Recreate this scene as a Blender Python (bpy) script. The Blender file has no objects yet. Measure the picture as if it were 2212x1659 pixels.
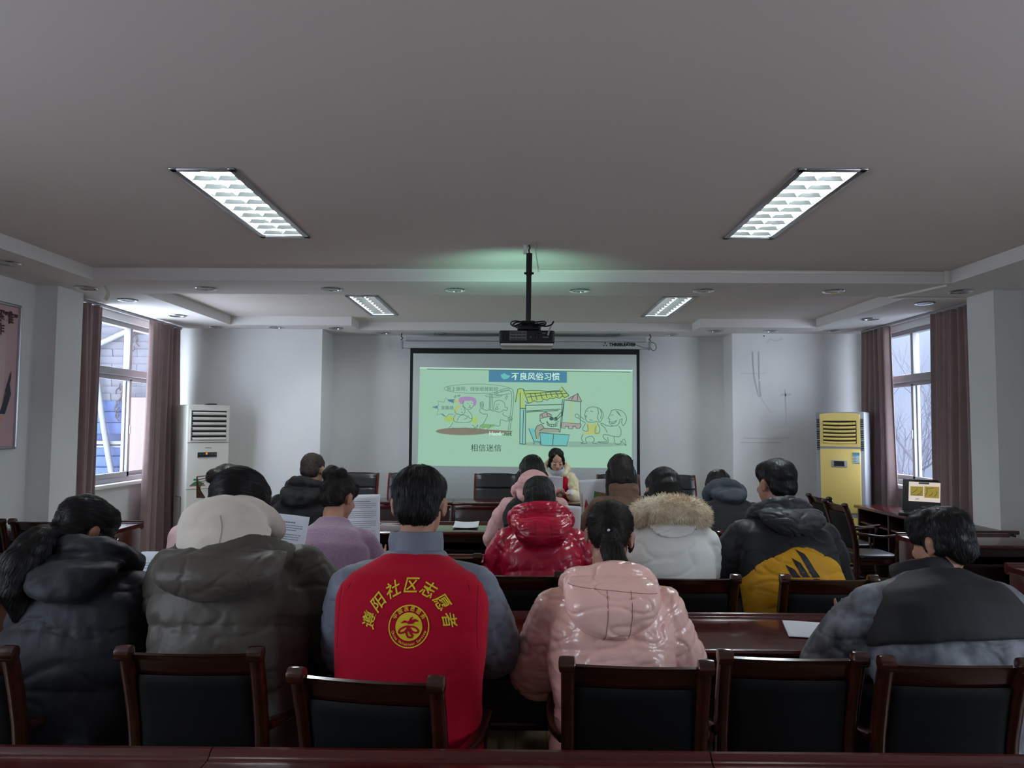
import bpy, bmesh, math, random
import numpy as np
from mathutils import Vector, Matrix, Euler, noise
from mathutils.bvhtree import BVHTree
R = math.radians
random.seed(7)
rng = np.random.default_rng(7)
scene = bpy.context.scene
COL = scene.collection

# ------------------------------------------------------------------ camera
EYE = 1.58
cam = bpy.data.cameras.new('camera')
cam.sensor_width = 36.0
cam.lens = 36.0 * 1580.0 / 2212.0
cam.clip_start = 0.02
cam_o = bpy.data.objects.new('camera', cam)
COL.objects.link(cam_o)
cam_o.matrix_world = (Matrix.Translation((0, 0, EYE)) @ Matrix.Rotation(R(0.43), 4, 'Z')
                      @ Matrix.Rotation(R(90 + 3.3), 4, 'X') @ Matrix.Rotation(R(0.35), 4, 'Z'))
scene.camera = cam_o

# ------------------------------------------------------------------ colour management
scene.view_settings.view_transform = 'Standard'
scene.view_settings.look = 'None'
scene.view_settings.exposure = 0.0
scene.view_settings.gamma = 1.0
scene.view_settings.use_curve_mapping = False

# ------------------------------------------------------------------ world (overcast winter sky)
SKY = 14.5
world = bpy.data.worlds.new('overcast_sky')
scene.world = world
world.use_nodes = True
bg = world.node_tree.nodes['Background']
bg.inputs[0].default_value = (0.80, 0.86, 1.0, 1)
bg.inputs[1].default_value = SKY
TUBE = 85.0          # fluorescent tube emission


def portal(name, loc, rot, sx, sy):
    l = bpy.data.lights.new(name, 'AREA')
    l.shape = 'RECTANGLE'
    l.size = sx
    l.size_y = sy
    l.cycles.is_portal = True
    o = bpy.data.objects.new(name, l)
    o.location = loc
    o.rotation_euler = rot
    COL.objects.link(o)


portal('window_portal', (-4.24, 7.6, 1.82), (0, R(-90), 0), 1.8, 2.1)
portal('window_portal', (4.29, 7.6, 1.82), (0, R(90), 0), 1.8, 2.1)
portal('window_portal', (-4.24, .55, 1.82), (0, R(-90), 0), 1.8, 2.0)  # portal of the added, unseen left window
portal('window_portal', (4.39, .55, 1.82), (0, R(90), 0), 1.8, 2.0)  # portal of the added, unseen right window


# ------------------------------------------------------------------ materials
def lin(c):
    out = []
    for v in c[:3]:
        v = v / 255.0
        out.append(v / 12.92 if v <= 0.04045 else ((v + 0.055) / 1.055) ** 2.4)
    return (*out, 1.0)


def mat(name, col, rough=0.6, metal=0.0, spec=0.5, coat=0.0, sheen=0.0, var=0.0, vscale=8.0,
        bump=0.0, bscale=60.0, bdetail=3.0, stretch=(1, 1, 1), col2=None, emit=None, estr=1.0):
    m = bpy.data.materials.new(name)
    m.use_nodes = True
    nt = m.node_tree
    b = nt.nodes['Principled BSDF']
    c = lin(col)
    b.inputs['Base Color'].default_value = c
    b.inputs['Roughness'].default_value = rough
    b.inputs['Metallic'].default_value = metal
    b.inputs['Specular IOR Level'].default_value = spec
    b.inputs['Coat Weight'].default_value = coat
    b.inputs['Coat Roughness'].default_value = 0.08
    b.inputs['Sheen Weight'].default_value = sheen
    if emit is not None:
        b.inputs['Emission Color'].default_value = lin(emit)
        b.inputs['Emission Strength'].default_value = estr
    tc = nt.nodes.new('ShaderNodeTexCoord')
    mp = nt.nodes.new('ShaderNodeMapping')
    mp.inputs['Scale'].default_value = stretch
    nt.links.new(tc.outputs['Object'], mp.inputs['Vector'])
    if var > 0 or col2 is not None:
        n = nt.nodes.new('ShaderNodeTexNoise')
        n.inputs['Scale'].default_value = vscale
        n.inputs['Detail'].default_value = 5
        nt.links.new(mp.outputs[0], n.inputs['Vector'])
        r = nt.nodes.new('ShaderNodeValToRGB')
        r.color_ramp.elements[0].position = 0.35
        r.color_ramp.elements[1].position = 0.68
        if col2 is not None:
            r.color_ramp.elements[0].color = c
            r.color_ramp.elements[1].color = lin(col2)
        else:
            r.color_ramp.elements[0].color = tuple(v * (1 - var) for v in c[:3]) + (1,)
            r.color_ramp.elements[1].color = tuple(min(1, v * (1 + var)) for v in c[:3]) + (1,)
        nt.links.new(n.outputs['Fac'], r.inputs['Fac'])
        nt.links.new(r.outputs['Color'], b.inputs['Base Color'])
    if bump > 0:
        n2 = nt.nodes.new('ShaderNodeTexNoise')
        n2.inputs['Scale'].default_value = bscale
        n2.inputs['Detail'].default_value = bdetail
        nt.links.new(mp.outputs[0], n2.inputs['Vector'])
        bp = nt.nodes.new('ShaderNodeBump')
        bp.inputs['Strength'].default_value = bump
        bp.inputs['Distance'].default_value = 0.01
        nt.links.new(n2.outputs['Fac'], bp.inputs['Height'])
        nt.links.new(bp.outputs['Normal'], b.inputs['Normal'])
    return m


def emat(name, col, strength=1.0):
    m = bpy.data.materials.new(name)
    m.use_nodes = True
    nt = m.node_tree
    nt.nodes.remove(nt.nodes['Principled BSDF'])
    e = nt.nodes.new('ShaderNodeEmission')
    e.inputs[0].default_value = lin(col)
    e.inputs[1].default_value = strength
    nt.links.new(e.outputs[0], nt.nodes['Material Output'].inputs[0])
    return m


def wood_mat(name, c1, c2, rough=0.25, coat=0.6, axis=(1.2, 14, 14)):
    m = mat(name, c1, rough=rough, coat=coat, col2=c2, vscale=3.0, stretch=axis)
    return m


def floor_mat():
    m = bpy.data.materials.new('pale_wood_plank_floor')
    m.use_nodes = True
    nt = m.node_tree
    b = nt.nodes['Principled BSDF']
    tc = nt.nodes.new('ShaderNodeTexCoord')
    mp = nt.nodes.new('ShaderNodeMapping')
    mp.inputs['Rotation'].default_value = (0, 0, R(90))
    br = nt.nodes.new('ShaderNodeTexBrick')
    br.inputs['Color1'].default_value = lin((150, 128, 98))
    br.inputs['Color2'].default_value = lin((132, 112, 84))
    br.inputs['Mortar'].default_value = lin((80, 66, 48))
    br.inputs['Scale'].default_value = 1.0
    br.inputs['Mortar Size'].default_value = 0.004
    br.inputs['Brick Width'].default_value = 1.2
    br.inputs['Row Height'].default_value = 0.16
    n = nt.nodes.new('ShaderNodeTexNoise')
    n.inputs['Scale'].default_value = 18
    mp2 = nt.nodes.new('ShaderNodeMapping')
    mp2.inputs['Scale'].default_value = (6, 0.5, 1)
    mx = nt.nodes.new('ShaderNodeMixRGB')
    mx.blend_type = 'MULTIPLY'
    mx.inputs[0].default_value = 0.5
    nt.links.new(tc.outputs['Object'], mp.inputs[0])
    nt.links.new(tc.outputs['Object'], mp2.inputs[0])
    nt.links.new(mp.outputs[0], br.inputs['Vector'])
    nt.links.new(mp2.outputs[0], n.inputs['Vector'])
    nt.links.new(br.outputs['Color'], mx.inputs[1])
    nt.links.new(n.outputs['Color'], mx.inputs[2])
    nt.links.new(mx.outputs[0], b.inputs['Base Color'])
    b.inputs['Roughness'].default_value = 0.35
    return m


def glass_mat():
    m = bpy.data.materials.new('window_glass')
    m.use_nodes = True
    nt = m.node_tree
    nt.nodes.remove(nt.nodes['Principled BSDF'])
    t = nt.nodes.new('ShaderNodeBsdfTransparent')
    t.inputs[0].default_value = (0.93, 0.96, 0.97, 1)
    g = nt.nodes.new('ShaderNodeBsdfGlossy')
    g.inputs['Roughness'].default_value = 0.02
    mx = nt.nodes.new('ShaderNodeMixShader')
    mx.inputs[0].default_value = 0.05
    nt.links.new(t.outputs[0], mx.inputs[1])
    nt.links.new(g.outputs[0], mx.inputs[2])
    nt.links.new(mx.outputs[0], nt.nodes['Material Output'].inputs[0])
    return m


M = {}
M['wall'] = mat('white_wall_paint', (228, 228, 226), rough=0.85, spec=0.2, var=0.03, vscale=2.0, bump=0.05, bscale=180)
M['ceil'] = mat('white_ceiling_paint', (222, 213, 208), rough=0.9, spec=0.2, bump=0.04, bscale=220)
M['soffit'] = mat('white_soffit_paint', (226, 222, 220), rough=0.9, spec=0.2)
M['floor'] = floor_mat()
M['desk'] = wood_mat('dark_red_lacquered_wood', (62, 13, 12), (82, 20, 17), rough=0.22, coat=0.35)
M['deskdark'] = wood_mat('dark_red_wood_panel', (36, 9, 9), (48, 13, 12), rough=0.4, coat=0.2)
M['chairwood'] = wood_mat('brown_lacquered_chair_wood', (44, 17, 11), (60, 26, 16), rough=0.2, coat=0.5)
M['leather'] = mat('black_leather', (24, 25, 27), rough=0.38, spec=0.5, bump=0.06, bscale=160)
M['panel'] = mat('black_woven_vinyl', (13, 14, 14), rough=0.6, spec=0.3, bump=0.05, bscale=300)
M['curtain'] = mat('taupe_brown_curtain_cloth', (142, 119, 117), rough=0.75, sheen=0.3, bump=0.03, bscale=120, var=0.06, vscale=12)
M['frame'] = mat('white_aluminium', (150, 150, 153), rough=0.4, spec=0.5)
M['alu'] = mat('brushed_aluminium', (170, 172, 176), rough=0.3, metal=0.8)
M['glass'] = glass_mat()
M['white'] = mat('white_plastic', (212, 212, 206), rough=0.45)
M['offwhite'] = mat('off_white_plastic', (234, 231, 221), rough=0.4)
M['silver'] = mat('silver_grey_plastic', (158, 160, 168), rough=0.4)
M['yellow'] = mat('pale_yellow_plastic', (246, 218, 128), rough=0.4)
M['dark'] = mat('dark_grey_plastic', (36, 36, 38), rough=0.45)
M['black'] = mat('black_plastic', (14, 14, 15), rough=0.4)
M['cavity'] = mat('painted_recess_shade', (30, 28, 26), rough=0.8)  # dark colour stands in for shade inside vents and slots
M['metal'] = mat('chromed_steel', (205, 205, 208), rough=0.18, metal=1.0)
M['reflector'] = mat('satin_aluminium_reflector', (188, 194, 192), rough=0.38, metal=1.0)
M['lampwhite'] = mat('white_lamp_tray', (225, 228, 228), rough=0.5)
M['tube'] = emat('lit_fluorescent_tube', (236, 245, 250), TUBE)
M['tubeoff'] = mat('unlit_fluorescent_tube', (222, 225, 225), rough=0.3)
M['paper'] = mat('white_paper', (225, 230, 236), rough=0.8)
M['ink'] = mat('grey_printed_text', (110, 116, 124), rough=0.9)
M['skin'] = mat('light_skin', (176, 128, 104), rough=0.5, var=0.05, vscale=20, bump=0.03, bscale=200)
M['skinpale'] = mat('fair_skin', (205, 160, 136), rough=0.5, var=0.04, vscale=20)
M['hair'] = mat('black_hair', (12, 11, 11), rough=0.5, spec=0.35, col2=(20, 18, 17), vscale=40, stretch=(1, 1, .25))
M['hairbrown'] = mat('dark_brown_hair', (22, 16, 14), rough=0.5, spec=0.35, col2=(38, 28, 24), vscale=40, stretch=(1, 1, .25))
M['trousers'] = mat('dark_trousers', (24, 24, 28), rough=0.85)
M['shoe'] = mat('black_shoe', (18, 18, 19), rough=0.45)


# ------------------------------------------------------------------ mesh builder
class MB:
    def __init__(self):
        self.v = []
        self.f = []

    def add(self, vs, fs):
        n = len(self.v)
        self.v.extend([tuple(p) for p in vs])
        self.f.extend([tuple(i + n for i in q) for q in fs])
        return self

    def addbm(self, bm, M4=None):
        bm.verts.index_update()
        vs = [(M4 @ v.co if M4 else v.co.copy()) for v in bm.verts]
        self.add(vs, [[v.index for v in f.verts] for f in bm.faces])
        bm.free()
        return self

    def box(self, c, s, rot=None, bev=0.0, seg=2):
        bm = bmesh.new()
        bmesh.ops.create_cube(bm, size=1.0)
        bmesh.ops.scale(bm, vec=Vector(s), verts=bm.verts)
        if bev > 0:
            bmesh.ops.bevel(bm, geom=list(bm.edges), offset=bev, segments=seg, affect='EDGES', profile=0.5)
        m4 = Matrix.Translation(Vector(c))
        if rot is not None:
            m4 = m4 @ Euler(rot).to_matrix().to_4x4()
        return self.addbm(bm, m4)

    def rings(self, rings, cap=True, closed=False):
        """rings: list of lists of points (same count)"""
        n = len(rings[0])
        vs = [p for r in rings for p in r]
        fs = []
        K = len(rings)
        for i in range(K if closed else K - 1):
            a = i * n
            b = ((i + 1) % K) * n
            for j in range(n):
                k = (j + 1) % n
                fs.append((a + j, a + k, b + k, b + j))
        if cap and not closed:
            fs.append(tuple(range(n - 1, -1, -1)))
            fs.append(tuple((K - 1) * n + j for j in range(n)))
        return self.add(vs, fs)

    def tube(self, pts, r, n=8, closed=False, sq=None):
        P = [Vector(p) for p in pts]
        K = len(P)
        rr = r if isinstance(r, (list, tuple)) else [r] * K
        rings = []
        up = Vector((0, 0, 1))
        for i in range(K):
            if closed:
                t = P[(i + 1) % K] - P[i - 1]
            else:
                t = P[min(i + 1, K - 1)] - P[max(i - 1, 0)]
            t.normalize()
            if abs(t.dot(up)) > 0.95:
                up = Vector((0, 1, 0)) if abs(t.y) < 0.9 else Vector((1, 0, 0))
            s = t.cross(up).normalized()
            u = s.cross(t).normalized()
            up = u
            ring = []
            for j in range(n):
                a = 2 * math.pi * j / n
                ring.append(P[i] + s * math.cos(a) * rr[i] + u * math.sin(a) * rr[i])
            rings.append(ring)
        return self.rings(rings, closed=closed)

    def lathe(self, prof, n=24, c=(0, 0, 0), rot=None, cap=True):
        rings = []
        m = Euler(rot).to_matrix() if rot else Matrix.Identity(3)
        c = Vector(c)
        for r, z in prof:
            rings.append([c + m @ Vector((r * math.cos(2 * math.pi * j / n), r * math.sin(2 * math.pi * j / n), z)) for j in range(n)])
        return self.rings(rings, cap=cap)

    def prism(self, poly, th, fn):
        """poly 2D outline (u,v); fn(u,v,w)->3D; thickness along w 0..th"""
        n = len(poly)
        vs = [fn(u, v, 0) for u, v in poly] + [fn(u, v, th) for u, v in poly]
        fs = [tuple(range(n - 1, -1, -1)), tuple(range(n, 2 * n))]
        for j in range(n):
            k = (j + 1) % n
            fs.append((j, k, n + k, n + j))
        return self.add(vs, fs)

    def ell(self, c, r, rot=None, sub=3):
        bm = bmesh.new()
        bmesh.ops.create_icosphere(bm, subdivisions=sub, radius=1.0)
        m4 = Matrix.Translation(Vector(c))
        if rot is not None:
            m4 = m4 @ (rot if isinstance(rot, Matrix) else Euler(rot).to_matrix()).to_4x4()
        m4 = m4 @ Matrix.Diagonal((*r, 1.0))
        return self.addbm(bm, m4)

    def grid(self, fn, nu, nv, thick=0.0):
        vs = [fn(i / nu, j / nv) for j in range(nv + 1) for i in range(nu + 1)]
        fs = []
        for j in range(nv):
            for i in range(nu):
                a = j * (nu + 1) + i
                fs.append((a, a + 1, a + nu + 2, a + nu + 1))
        return self.add(vs, fs)

    def mesh(self, name):
        me = bpy.data.meshes.new(name)
        me.from_pydata([tuple(p) for p in self.v], [], self.f)
        me.update()
        return me

    def build(self, name, m, parent=None, smooth=35, fixn=True):
        me = self.mesh(name)
        if fixn:
            bm = bmesh.new()
            bm.from_mesh(me)
            bmesh.ops.recalc_face_normals(bm, faces=bm.faces)
            bm.to_mesh(me)
            bm.free()
        return link(name, me, m, parent, smooth)


def link(name, me, m, parent=None, smooth=35):
    if smooth:
        me.polygons.foreach_set('use_smooth', [True] * len(me.polygons))
        if smooth < 180:
            me.set_sharp_from_angle(angle=R(smooth))
    o = bpy.data.objects.new(name, me)
    me.materials.append(m if not isinstance(m, str) else M[m])
    COL.objects.link(o)
    if parent is not None:
        o.parent = parent
    return o


def tag(o, label, cat, group=None, kind=None):
    if label:
        o['label'] = label
    if cat:
        o['category'] = cat
    if group:
        o['group'] = group
    if kind:
        o['kind'] = kind
    return o


def thing(name, label, cat, loc=(0, 0, 0), rz=0.0, group=None):
    o = bpy.data.objects.new(name, None)
    o.empty_display_size = 0.05
    o.location = loc
    o.rotation_euler = (0, 0, rz)
    COL.objects.link(o)
    return tag(o, label, cat, group)


def struct(o):
    o['kind'] = 'structure'
    return o


def copy_tree(o, loc=None, rz=None, label=None, group=None, parent=None):
    c = o.copy()
    COL.objects.link(c)
    if parent is not None:
        c.parent = parent
    for ch in list(o.children):
        copy_tree(ch, parent=c)
    if loc is not None:
        c.location = loc
    if rz is not None:
        c.rotation_euler = (0, 0, rz)
    if label:
        c['label'] = label
    if group:
        c['group'] = group
    return c


def text_geo(body, size=1.0, bold=0.0, align='CENTER'):
    """flat lettering outline in its own plane: (verts2d, faces)"""
    c = bpy.data.curves.new('lettering', 'FONT')
    c.body = body
    c.size = size
    c.align_x = align
    c.align_y = 'CENTER'
    c.offset = bold
    c.resolution_u = 3
    o = bpy.data.objects.new('lettering', c)
    COL.objects.link(o)
    dg = bpy.context.evaluated_depsgraph_get()
    me = bpy.data.meshes.new_from_object(o.evaluated_get(dg))
    vs = [(v.co.x, v.co.y) for v in me.vertices]
    fs = [tuple(p.vertices) for p in me.polygons]
    bpy.data.objects.remove(o)
    bpy.data.meshes.remove(me)
    bpy.data.curves.remove(c)
    return vs, fs


def add_text(mb, body, size, fn, bold=0.0, align='CENTER'):
    """fn(u,v)->3D"""
    vs, fs = text_geo(body, size, bold, align)
    mb.add([fn(u, v) for u, v in vs], fs)
    return mb


def ribbon(pts, w, closed=False):
    """2D polyline -> flat stroke polygons (verts2d, quads)"""
    P = [np.array(p, float) for p in pts]
    n = len(P)
    vs, fs = [], []
    for i in range(n):
        a = P[i - 1] if (i > 0 or closed) else P[i]
        b = P[(i + 1) % n] if (i < n - 1 or closed) else P[i]
        t = b - a
        t = t / (np.linalg.norm(t) + 1e-9)
        nn = np.array([-t[1], t[0]]) * w / 2
        vs += [tuple(P[i] + nn), tuple(P[i] - nn)]
    for i in range(n if closed else n - 1):
        k = (i + 1) % n
        fs.append((2 * i, 2 * i + 1, 2 * k + 1, 2 * k))
    return vs, fs


def smooth_poly(pts, k=6, closed=False):
    """Catmull-Rom through 2D/3D points"""
    P = [np.array(p, float) for p in pts]
    n = len(P)
    out = []
    for i in range(n if closed else n - 1):
        p0 = P[i - 1] if (i > 0 or closed) else P[i]
        p1, p2 = P[i], P[(i + 1) % n]
        p3 = P[(i + 2) % n] if (i + 2 < n or closed) else p2
        for j in range(k):
            t = j / k
            out.append(0.5 * ((2 * p1) + (-p0 + p2) * t + (2 * p0 - 5 * p1 + 4 * p2 - p3) * t * t + (-p0 + 3 * p1 - 3 * p2 + p3) * t ** 3))
    if not closed:
        out.append(P[-1])
    return out
# ------------------------------------------------------------------ room shell
ZC, ZL = 2.83, 2.73
LAMPS = [(-1.70, -1.395, 3.50, 4.785), (1.36, 1.672, 3.475, 4.77), (-1.66, -1.365, 6.98, 8.21), (1.40, 1.70, 6.95, 8.21)]
struct(MB().box((0, 2.9, -0.1), (9.4, 13.4, 0.2)).build('floor', 'floor', smooth=0))


def holed_slab(name, x0, x1, y0, y1, z, th, holes, m):
    xs = sorted({x0, x1, *[h[0] for h in holes], *[h[1] for h in holes]})
    ys = sorted({y0, y1, *[h[2] for h in holes], *[h[3] for h in holes]})
    mb = MB()
    for i in range(len(xs) - 1):
        for j in range(len(ys) - 1):
            cx, cy = (xs[i] + xs[i + 1]) / 2, (ys[j] + ys[j + 1]) / 2
            if any(h[0] < cx < h[1] and h[2] < cy < h[3] for h in holes):
                continue
            mb.box((cx, cy, z + th / 2), (xs[i + 1] - xs[i], ys[j + 1] - ys[j], th))
    return mb.build(name, m, smooth=0)


struct(holed_slab('ceiling', -4.5, 4.5, -3.7, 9.5, ZC, 0.14, LAMPS, 'ceil'))


def slab(x0, x1, y0, y1, z0, z1):
    return ((x0 + x1) / 2, (y0 + y1) / 2, (z0 + z1) / 2), (x1 - x0, y1 - y0, z1 - z0)


mb = MB().box(*slab(-3.41, 3.43, 5.78, 6.38, ZL, ZC + .01))
struct(mb.build('trim_1', 'soffit', smooth=0))
mb = MB()
mb.box(*slab(-4.4, -3.41, -3.6, 6.38, ZL, ZC + .01))
mb.box(*slab(-4.4, -3.32, 6.38, 9.45, ZL, ZC + .01))
struct(mb.build('trim_2', 'soffit', smooth=0))
mb = MB().box(*slab(3.43, 4.5, -3.6, 9.45, ZL, ZC + .01))
struct(mb.build('trim_3', 'soffit', smooth=0))
mb = MB()
mb.box(*slab(-3.32, -1.92, 8.37, 9.45, ZL, ZC + .01))
mb.box(*slab(-1.92, 2.10, 8.77, 9.45, ZL, ZC + .01))
mb.box(*slab(2.10, 3.43, 8.38, 9.45, ZL, ZC + .01))
struct(mb.build('trim_4', 'soffit', smooth=0))

WZ0, WZ1 = 0.97, 2.655
BAYS = [(6.62, 8.60, 7.86, 7.24), (-.40, 1.50, .90, .20)]  # second bay: unseen windows added to brighten the near ceiling
nwin = 0


def window(name, side, nx, WY0, WY1, ym, yn):
    fx = side * (nx + .07)
    fr = MB()
    for z in (WZ0 + .025, WZ1 - .025):
        fr.box((fx, (WY0 + WY1) / 2, z), (.08, WY1 - WY0, .05), bev=.004)
    for y in (WY0 + .025, WY1 - .025):
        fr.box((fx, y, (WZ0 + WZ1) / 2), (.08, .05, WZ1 - WZ0), bev=.004)
    fr.box((fx - side * .012, (WY0 + WY1) / 2, 2.125), (.10, WY1 - WY0, .075), bev=.006)
    for y in (yn, ym):
        fr.box((fx, y, (2.16 + WZ1) / 2), (.07, .05, WZ1 - 2.16), bev=.004)
    w = fr.build(name, 'frame')
    struct(w)
    sash = [(WY0 + .05, yn + .04, .018), (yn - .02, ym + .04, -.018), (ym - .02, WY1 - .05, .018)]
    for a, b, off in sash:
        s = MB()
        X = fx + side * off
        for z in (WZ0 + .075, 2.065):
            s.box((X, (a + b) / 2, z), (.03, b - a, .05), bev=.003)
        for y in (a + .022, b - .022):
            s.box((X, y, (WZ0 + 2.09) / 2), (.03, .044, 2.09 - WZ0 - .06), bev=.003)
        so = s.build('sash', 'frame', w)
        g = MB().box((X, (a + b) / 2, (WZ0 + 2.08) / 2), (.004, b - a - .07, 2.06 - WZ0 - .06))
        g.build('pane', 'glass', so, smooth=0)
        if off < 0:
            MB().box((X - side * .02, b - .02, 1.52), (.018, .018, .09), bev=.004).build('latch', 'alu', so)
    for a, b in ((WY0 + .05, yn - .025), (yn + .025, ym - .025), (ym + .025, WY1 - .05)):
        MB().box((fx, (a + b) / 2, (2.16 + WZ1 - .05) / 2), (.004, b - a, WZ1 - .05 - 2.16)).build('pane', 'glass', w, smooth=0)
    MB().box((side * (nx - .01), (WY0 + WY1) / 2, WZ0 - .02), (.10, WY1 - WY0 + .06, .04), bev=.006).build('window_sill', 'wall', w)


for side in (-1, 1):
    wx = 4.03 if side < 0 else 4.18      # main wall face
    px = 3.845 if side < 0 else 3.935    # pillar inner face
    nx = 4.15 if side < 0 else 4.20      # window bay wall face
    mb = MB()

    def sb(x0, x1, y0, y1, z0, z1):
        a, b = sorted((side * x0, side * x1))
        mb.box(*slab(a, b, y0, y1, z0, z1))
    sb(px, 4.5, 6.03, 6.39, 0, 2.9)
    for (n, y0, y1, (a, b, ym, yn)) in ((nx, 6.39, 9.4, BAYS[0]), (wx, -3.6, 6.03, BAYS[1])):
        sb(n, n + .2, y0, y1, 0, WZ0)
        sb(n, n + .2, y0, y1, WZ1, 2.9)
        sb(n, n + .2, y0, a, WZ0, WZ1)
        sb(n, n + .2, b, y1, WZ0, WZ1)
    struct(mb.build('wall_left' if side < 0 else 'wall_right', 'wall', smooth=0))
    for n, bay in ((nx, BAYS[0]), (wx, BAYS[1])):
        nwin += 1
        window('window_%d' % nwin, side, n, *bay)  # even-numbered ones are the added windows out of view

mb = MB()
mb.box(*slab(-4.4, -2.355, 8.75, 9.45, 0, 2.9))
mb.box(*slab(-2.355, 2.62, 9.30, 9.45, 0, 2.9))
mb.box(*slab(2.62, 4.45, 8.92, 9.45, 0, 2.9))
wb = mb.build('wall_back', 'wall', smooth=0)
struct(wb)
struct(MB().box(*slab(-4.5, 4.5, -3.75, -3.6, 0, 2.9)).build('wall_front', 'wall', smooth=0))
bbm = MB()
bbm.box(*slab(-4.14, -2.345, 8.738, 8.75, 0, .09)).box(*slab(-2.355, 2.62, 9.288, 9.30, 0, .09)).box(*slab(2.61, 4.19, 8.908, 8.92, 0, .09))
struct(bbm.build('baseboard_back', 'deskdark', smooth=0))

# grey tape traces and scuffs left on the right part of the back wall
M['tape'] = mat('old_grey_tape_trace', (196, 196, 200), rough=0.8)
M['scuff'] = mat('faint_wall_scuff', (213, 213, 215), rough=0.85)


def wall_mark(pts, w, m, Y=8.9165, name='tape_trace'):
    vs, fs = ribbon(pts, w)
    MB().add([(u, Y, v) for u, v in vs], fs).build(name, m, wb, smooth=0, fixn=False)


wall_mark([(2.87, 2.51), (2.875, 2.36), (2.885, 2.20), (2.93, 1.99), (2.945, 1.95)], .014, 'tape')
wall_mark([(2.945, 2.51), (2.945, 2.30), (2.945, 2.17)], .014, 'tape')
wall_mark([(2.95, 2.15), (2.955, 2.02), (2.965, 1.96)], .014, 'tape')
wall_mark([(2.71, 1.40), (2.9, 1.398), (3.2, 1.402)], .007, 'tape')
wall_mark([(2.74, 1.455), (3.0, 1.45), (3.3, 1.46)], .016, 'scuff')
wall_mark([(3.26, 2.05), (3.265, 1.80), (3.26, 1.62)], .012, 'scuff')
wall_mark([(3.2, 1.98), (3.33, 1.985)], .03, 'scuff')
wall_mark([(2.72, 2.24), (2.9, 2.235), (3.03, 2.245)], .010, 'scuff')
wall_mark([(3.04, 2.62), (3.09, 2.66), (3.16, 2.64), (3.24, 2.67)], .02, 'scuff')
wall_mark([(2.97, 1.93), (3.04, 1.82), (3.10, 1.75)], .008, 'scuff')
MB().box((3.01, 8.915, 2.70), (.014, .012, .014), bev=.003).build('nail', 'black', wb)
wr = bpy.data.objects['wall_right']
MB().lathe([(.008, 0), (.01, .02), (.004, .03)], n=10, c=(4.178, 5.62, 1.47), rot=(0, R(-90), 0)).build('wall_hook', 'black', wr)

# ------------------------------------------------------------------ recessed louvre lamps
for k, (x0, x1, y0, y1) in enumerate(LAMPS):
    lit = True
    cx, cy = (x0 + x1) / 2, (y0 + y1) / 2
    w, l = x1 - x0, y1 - y0
    lab = ['lit louvre ceiling lamp in the near ceiling, left of the projector', 'lit louvre ceiling lamp in the near ceiling, right of the projector',
           'louvre ceiling lamp beyond the cross beam, above the left end of the screen', 'louvre ceiling lamp beyond the cross beam, above the right end of the screen'][k]
    t = thing('ceiling_lamp', lab, 'ceiling lamp', (cx, cy, ZC), 0, 'louvre ceiling lamps')
    fr = MB()
    for s in (-1, 1):
        fr.box((s * (w / 2 - .008), 0, -.004), (.036, l + .03, .012), bev=.003)
        fr.box((0, s * (l / 2 - .008), -.004), (w + .02, .036, .012), bev=.003)
    fr.build('frame', 'alu', t)
    tr = MB()
    tr.box((0, 0, .078), (w - .006, l - .006, .006))
    for s in (-1, 1):
        tr.box((s * (w / 2 - .005), 0, .039), (.004, l - .01, .076))
        tr.box((0, s * (l / 2 - .005), .039), (w - .01, .004, .076))
    tr.build('tray', 'lampwhite', t, smooth=0)
    # parabolic side reflectors and centre ridge
    rf = MB()
    hw = w / 2 - .024
    prof = []
    for c0 in (-hw / 2, hw / 2):
        for s in (-1, 1):
            pts = []
            for i in range(7):
                q = i / 6
                pts.append((c0 + s * (hw / 2 - .002) * (1 - .62 * q ** 1.6), .002 + .056 * q ** .8))
            rf.grid(lambda u, v, pts=pts: (np.interp(u, [i / 6 for i in range(7)], [p[0] for p in pts]), (v - .5) * (l - .06),
                                           np.interp(u, [i / 6 for i in range(7)], [p[1] for p in pts])), 6, 1)
    rf.build('reflector', 'reflector', t, smooth=60, fixn=False)
    nb = 10
    for i in range(nb):
        y = (i - (nb - 1) / 2) * (l - .10) / (nb - 1) * 1.0
        bl = MB()
        # V-shaped cross blade, with a scooped middle for each tube
        for c0 in (-hw / 2, hw / 2):
            for s in (-1, 1):
                bl.grid(lambda u, v, c0=c0, s=s: (c0 + (u - .5) * hw * (1.0 - .30 * v), y + s * (.002 + .010 * v), .001 + .021 * v), 6, 2)
            bl.grid(lambda u, v, c0=c0: (c0 + (u - .5) * hw * .70, y + (v - .5) * .024, .0225), 2, 1)
        bl.build('louvre_blade', 'reflector', t, smooth=0, fixn=False)
    for c0 in (-hw / 2, hw / 2):
        MB().tube([(c0, -(l - .09) / 2, .041), (c0, (l - .09) / 2, .041)], .013, n=12).build('tube', 'tube' if lit else 'tubeoff', t, smooth=60)

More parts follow.
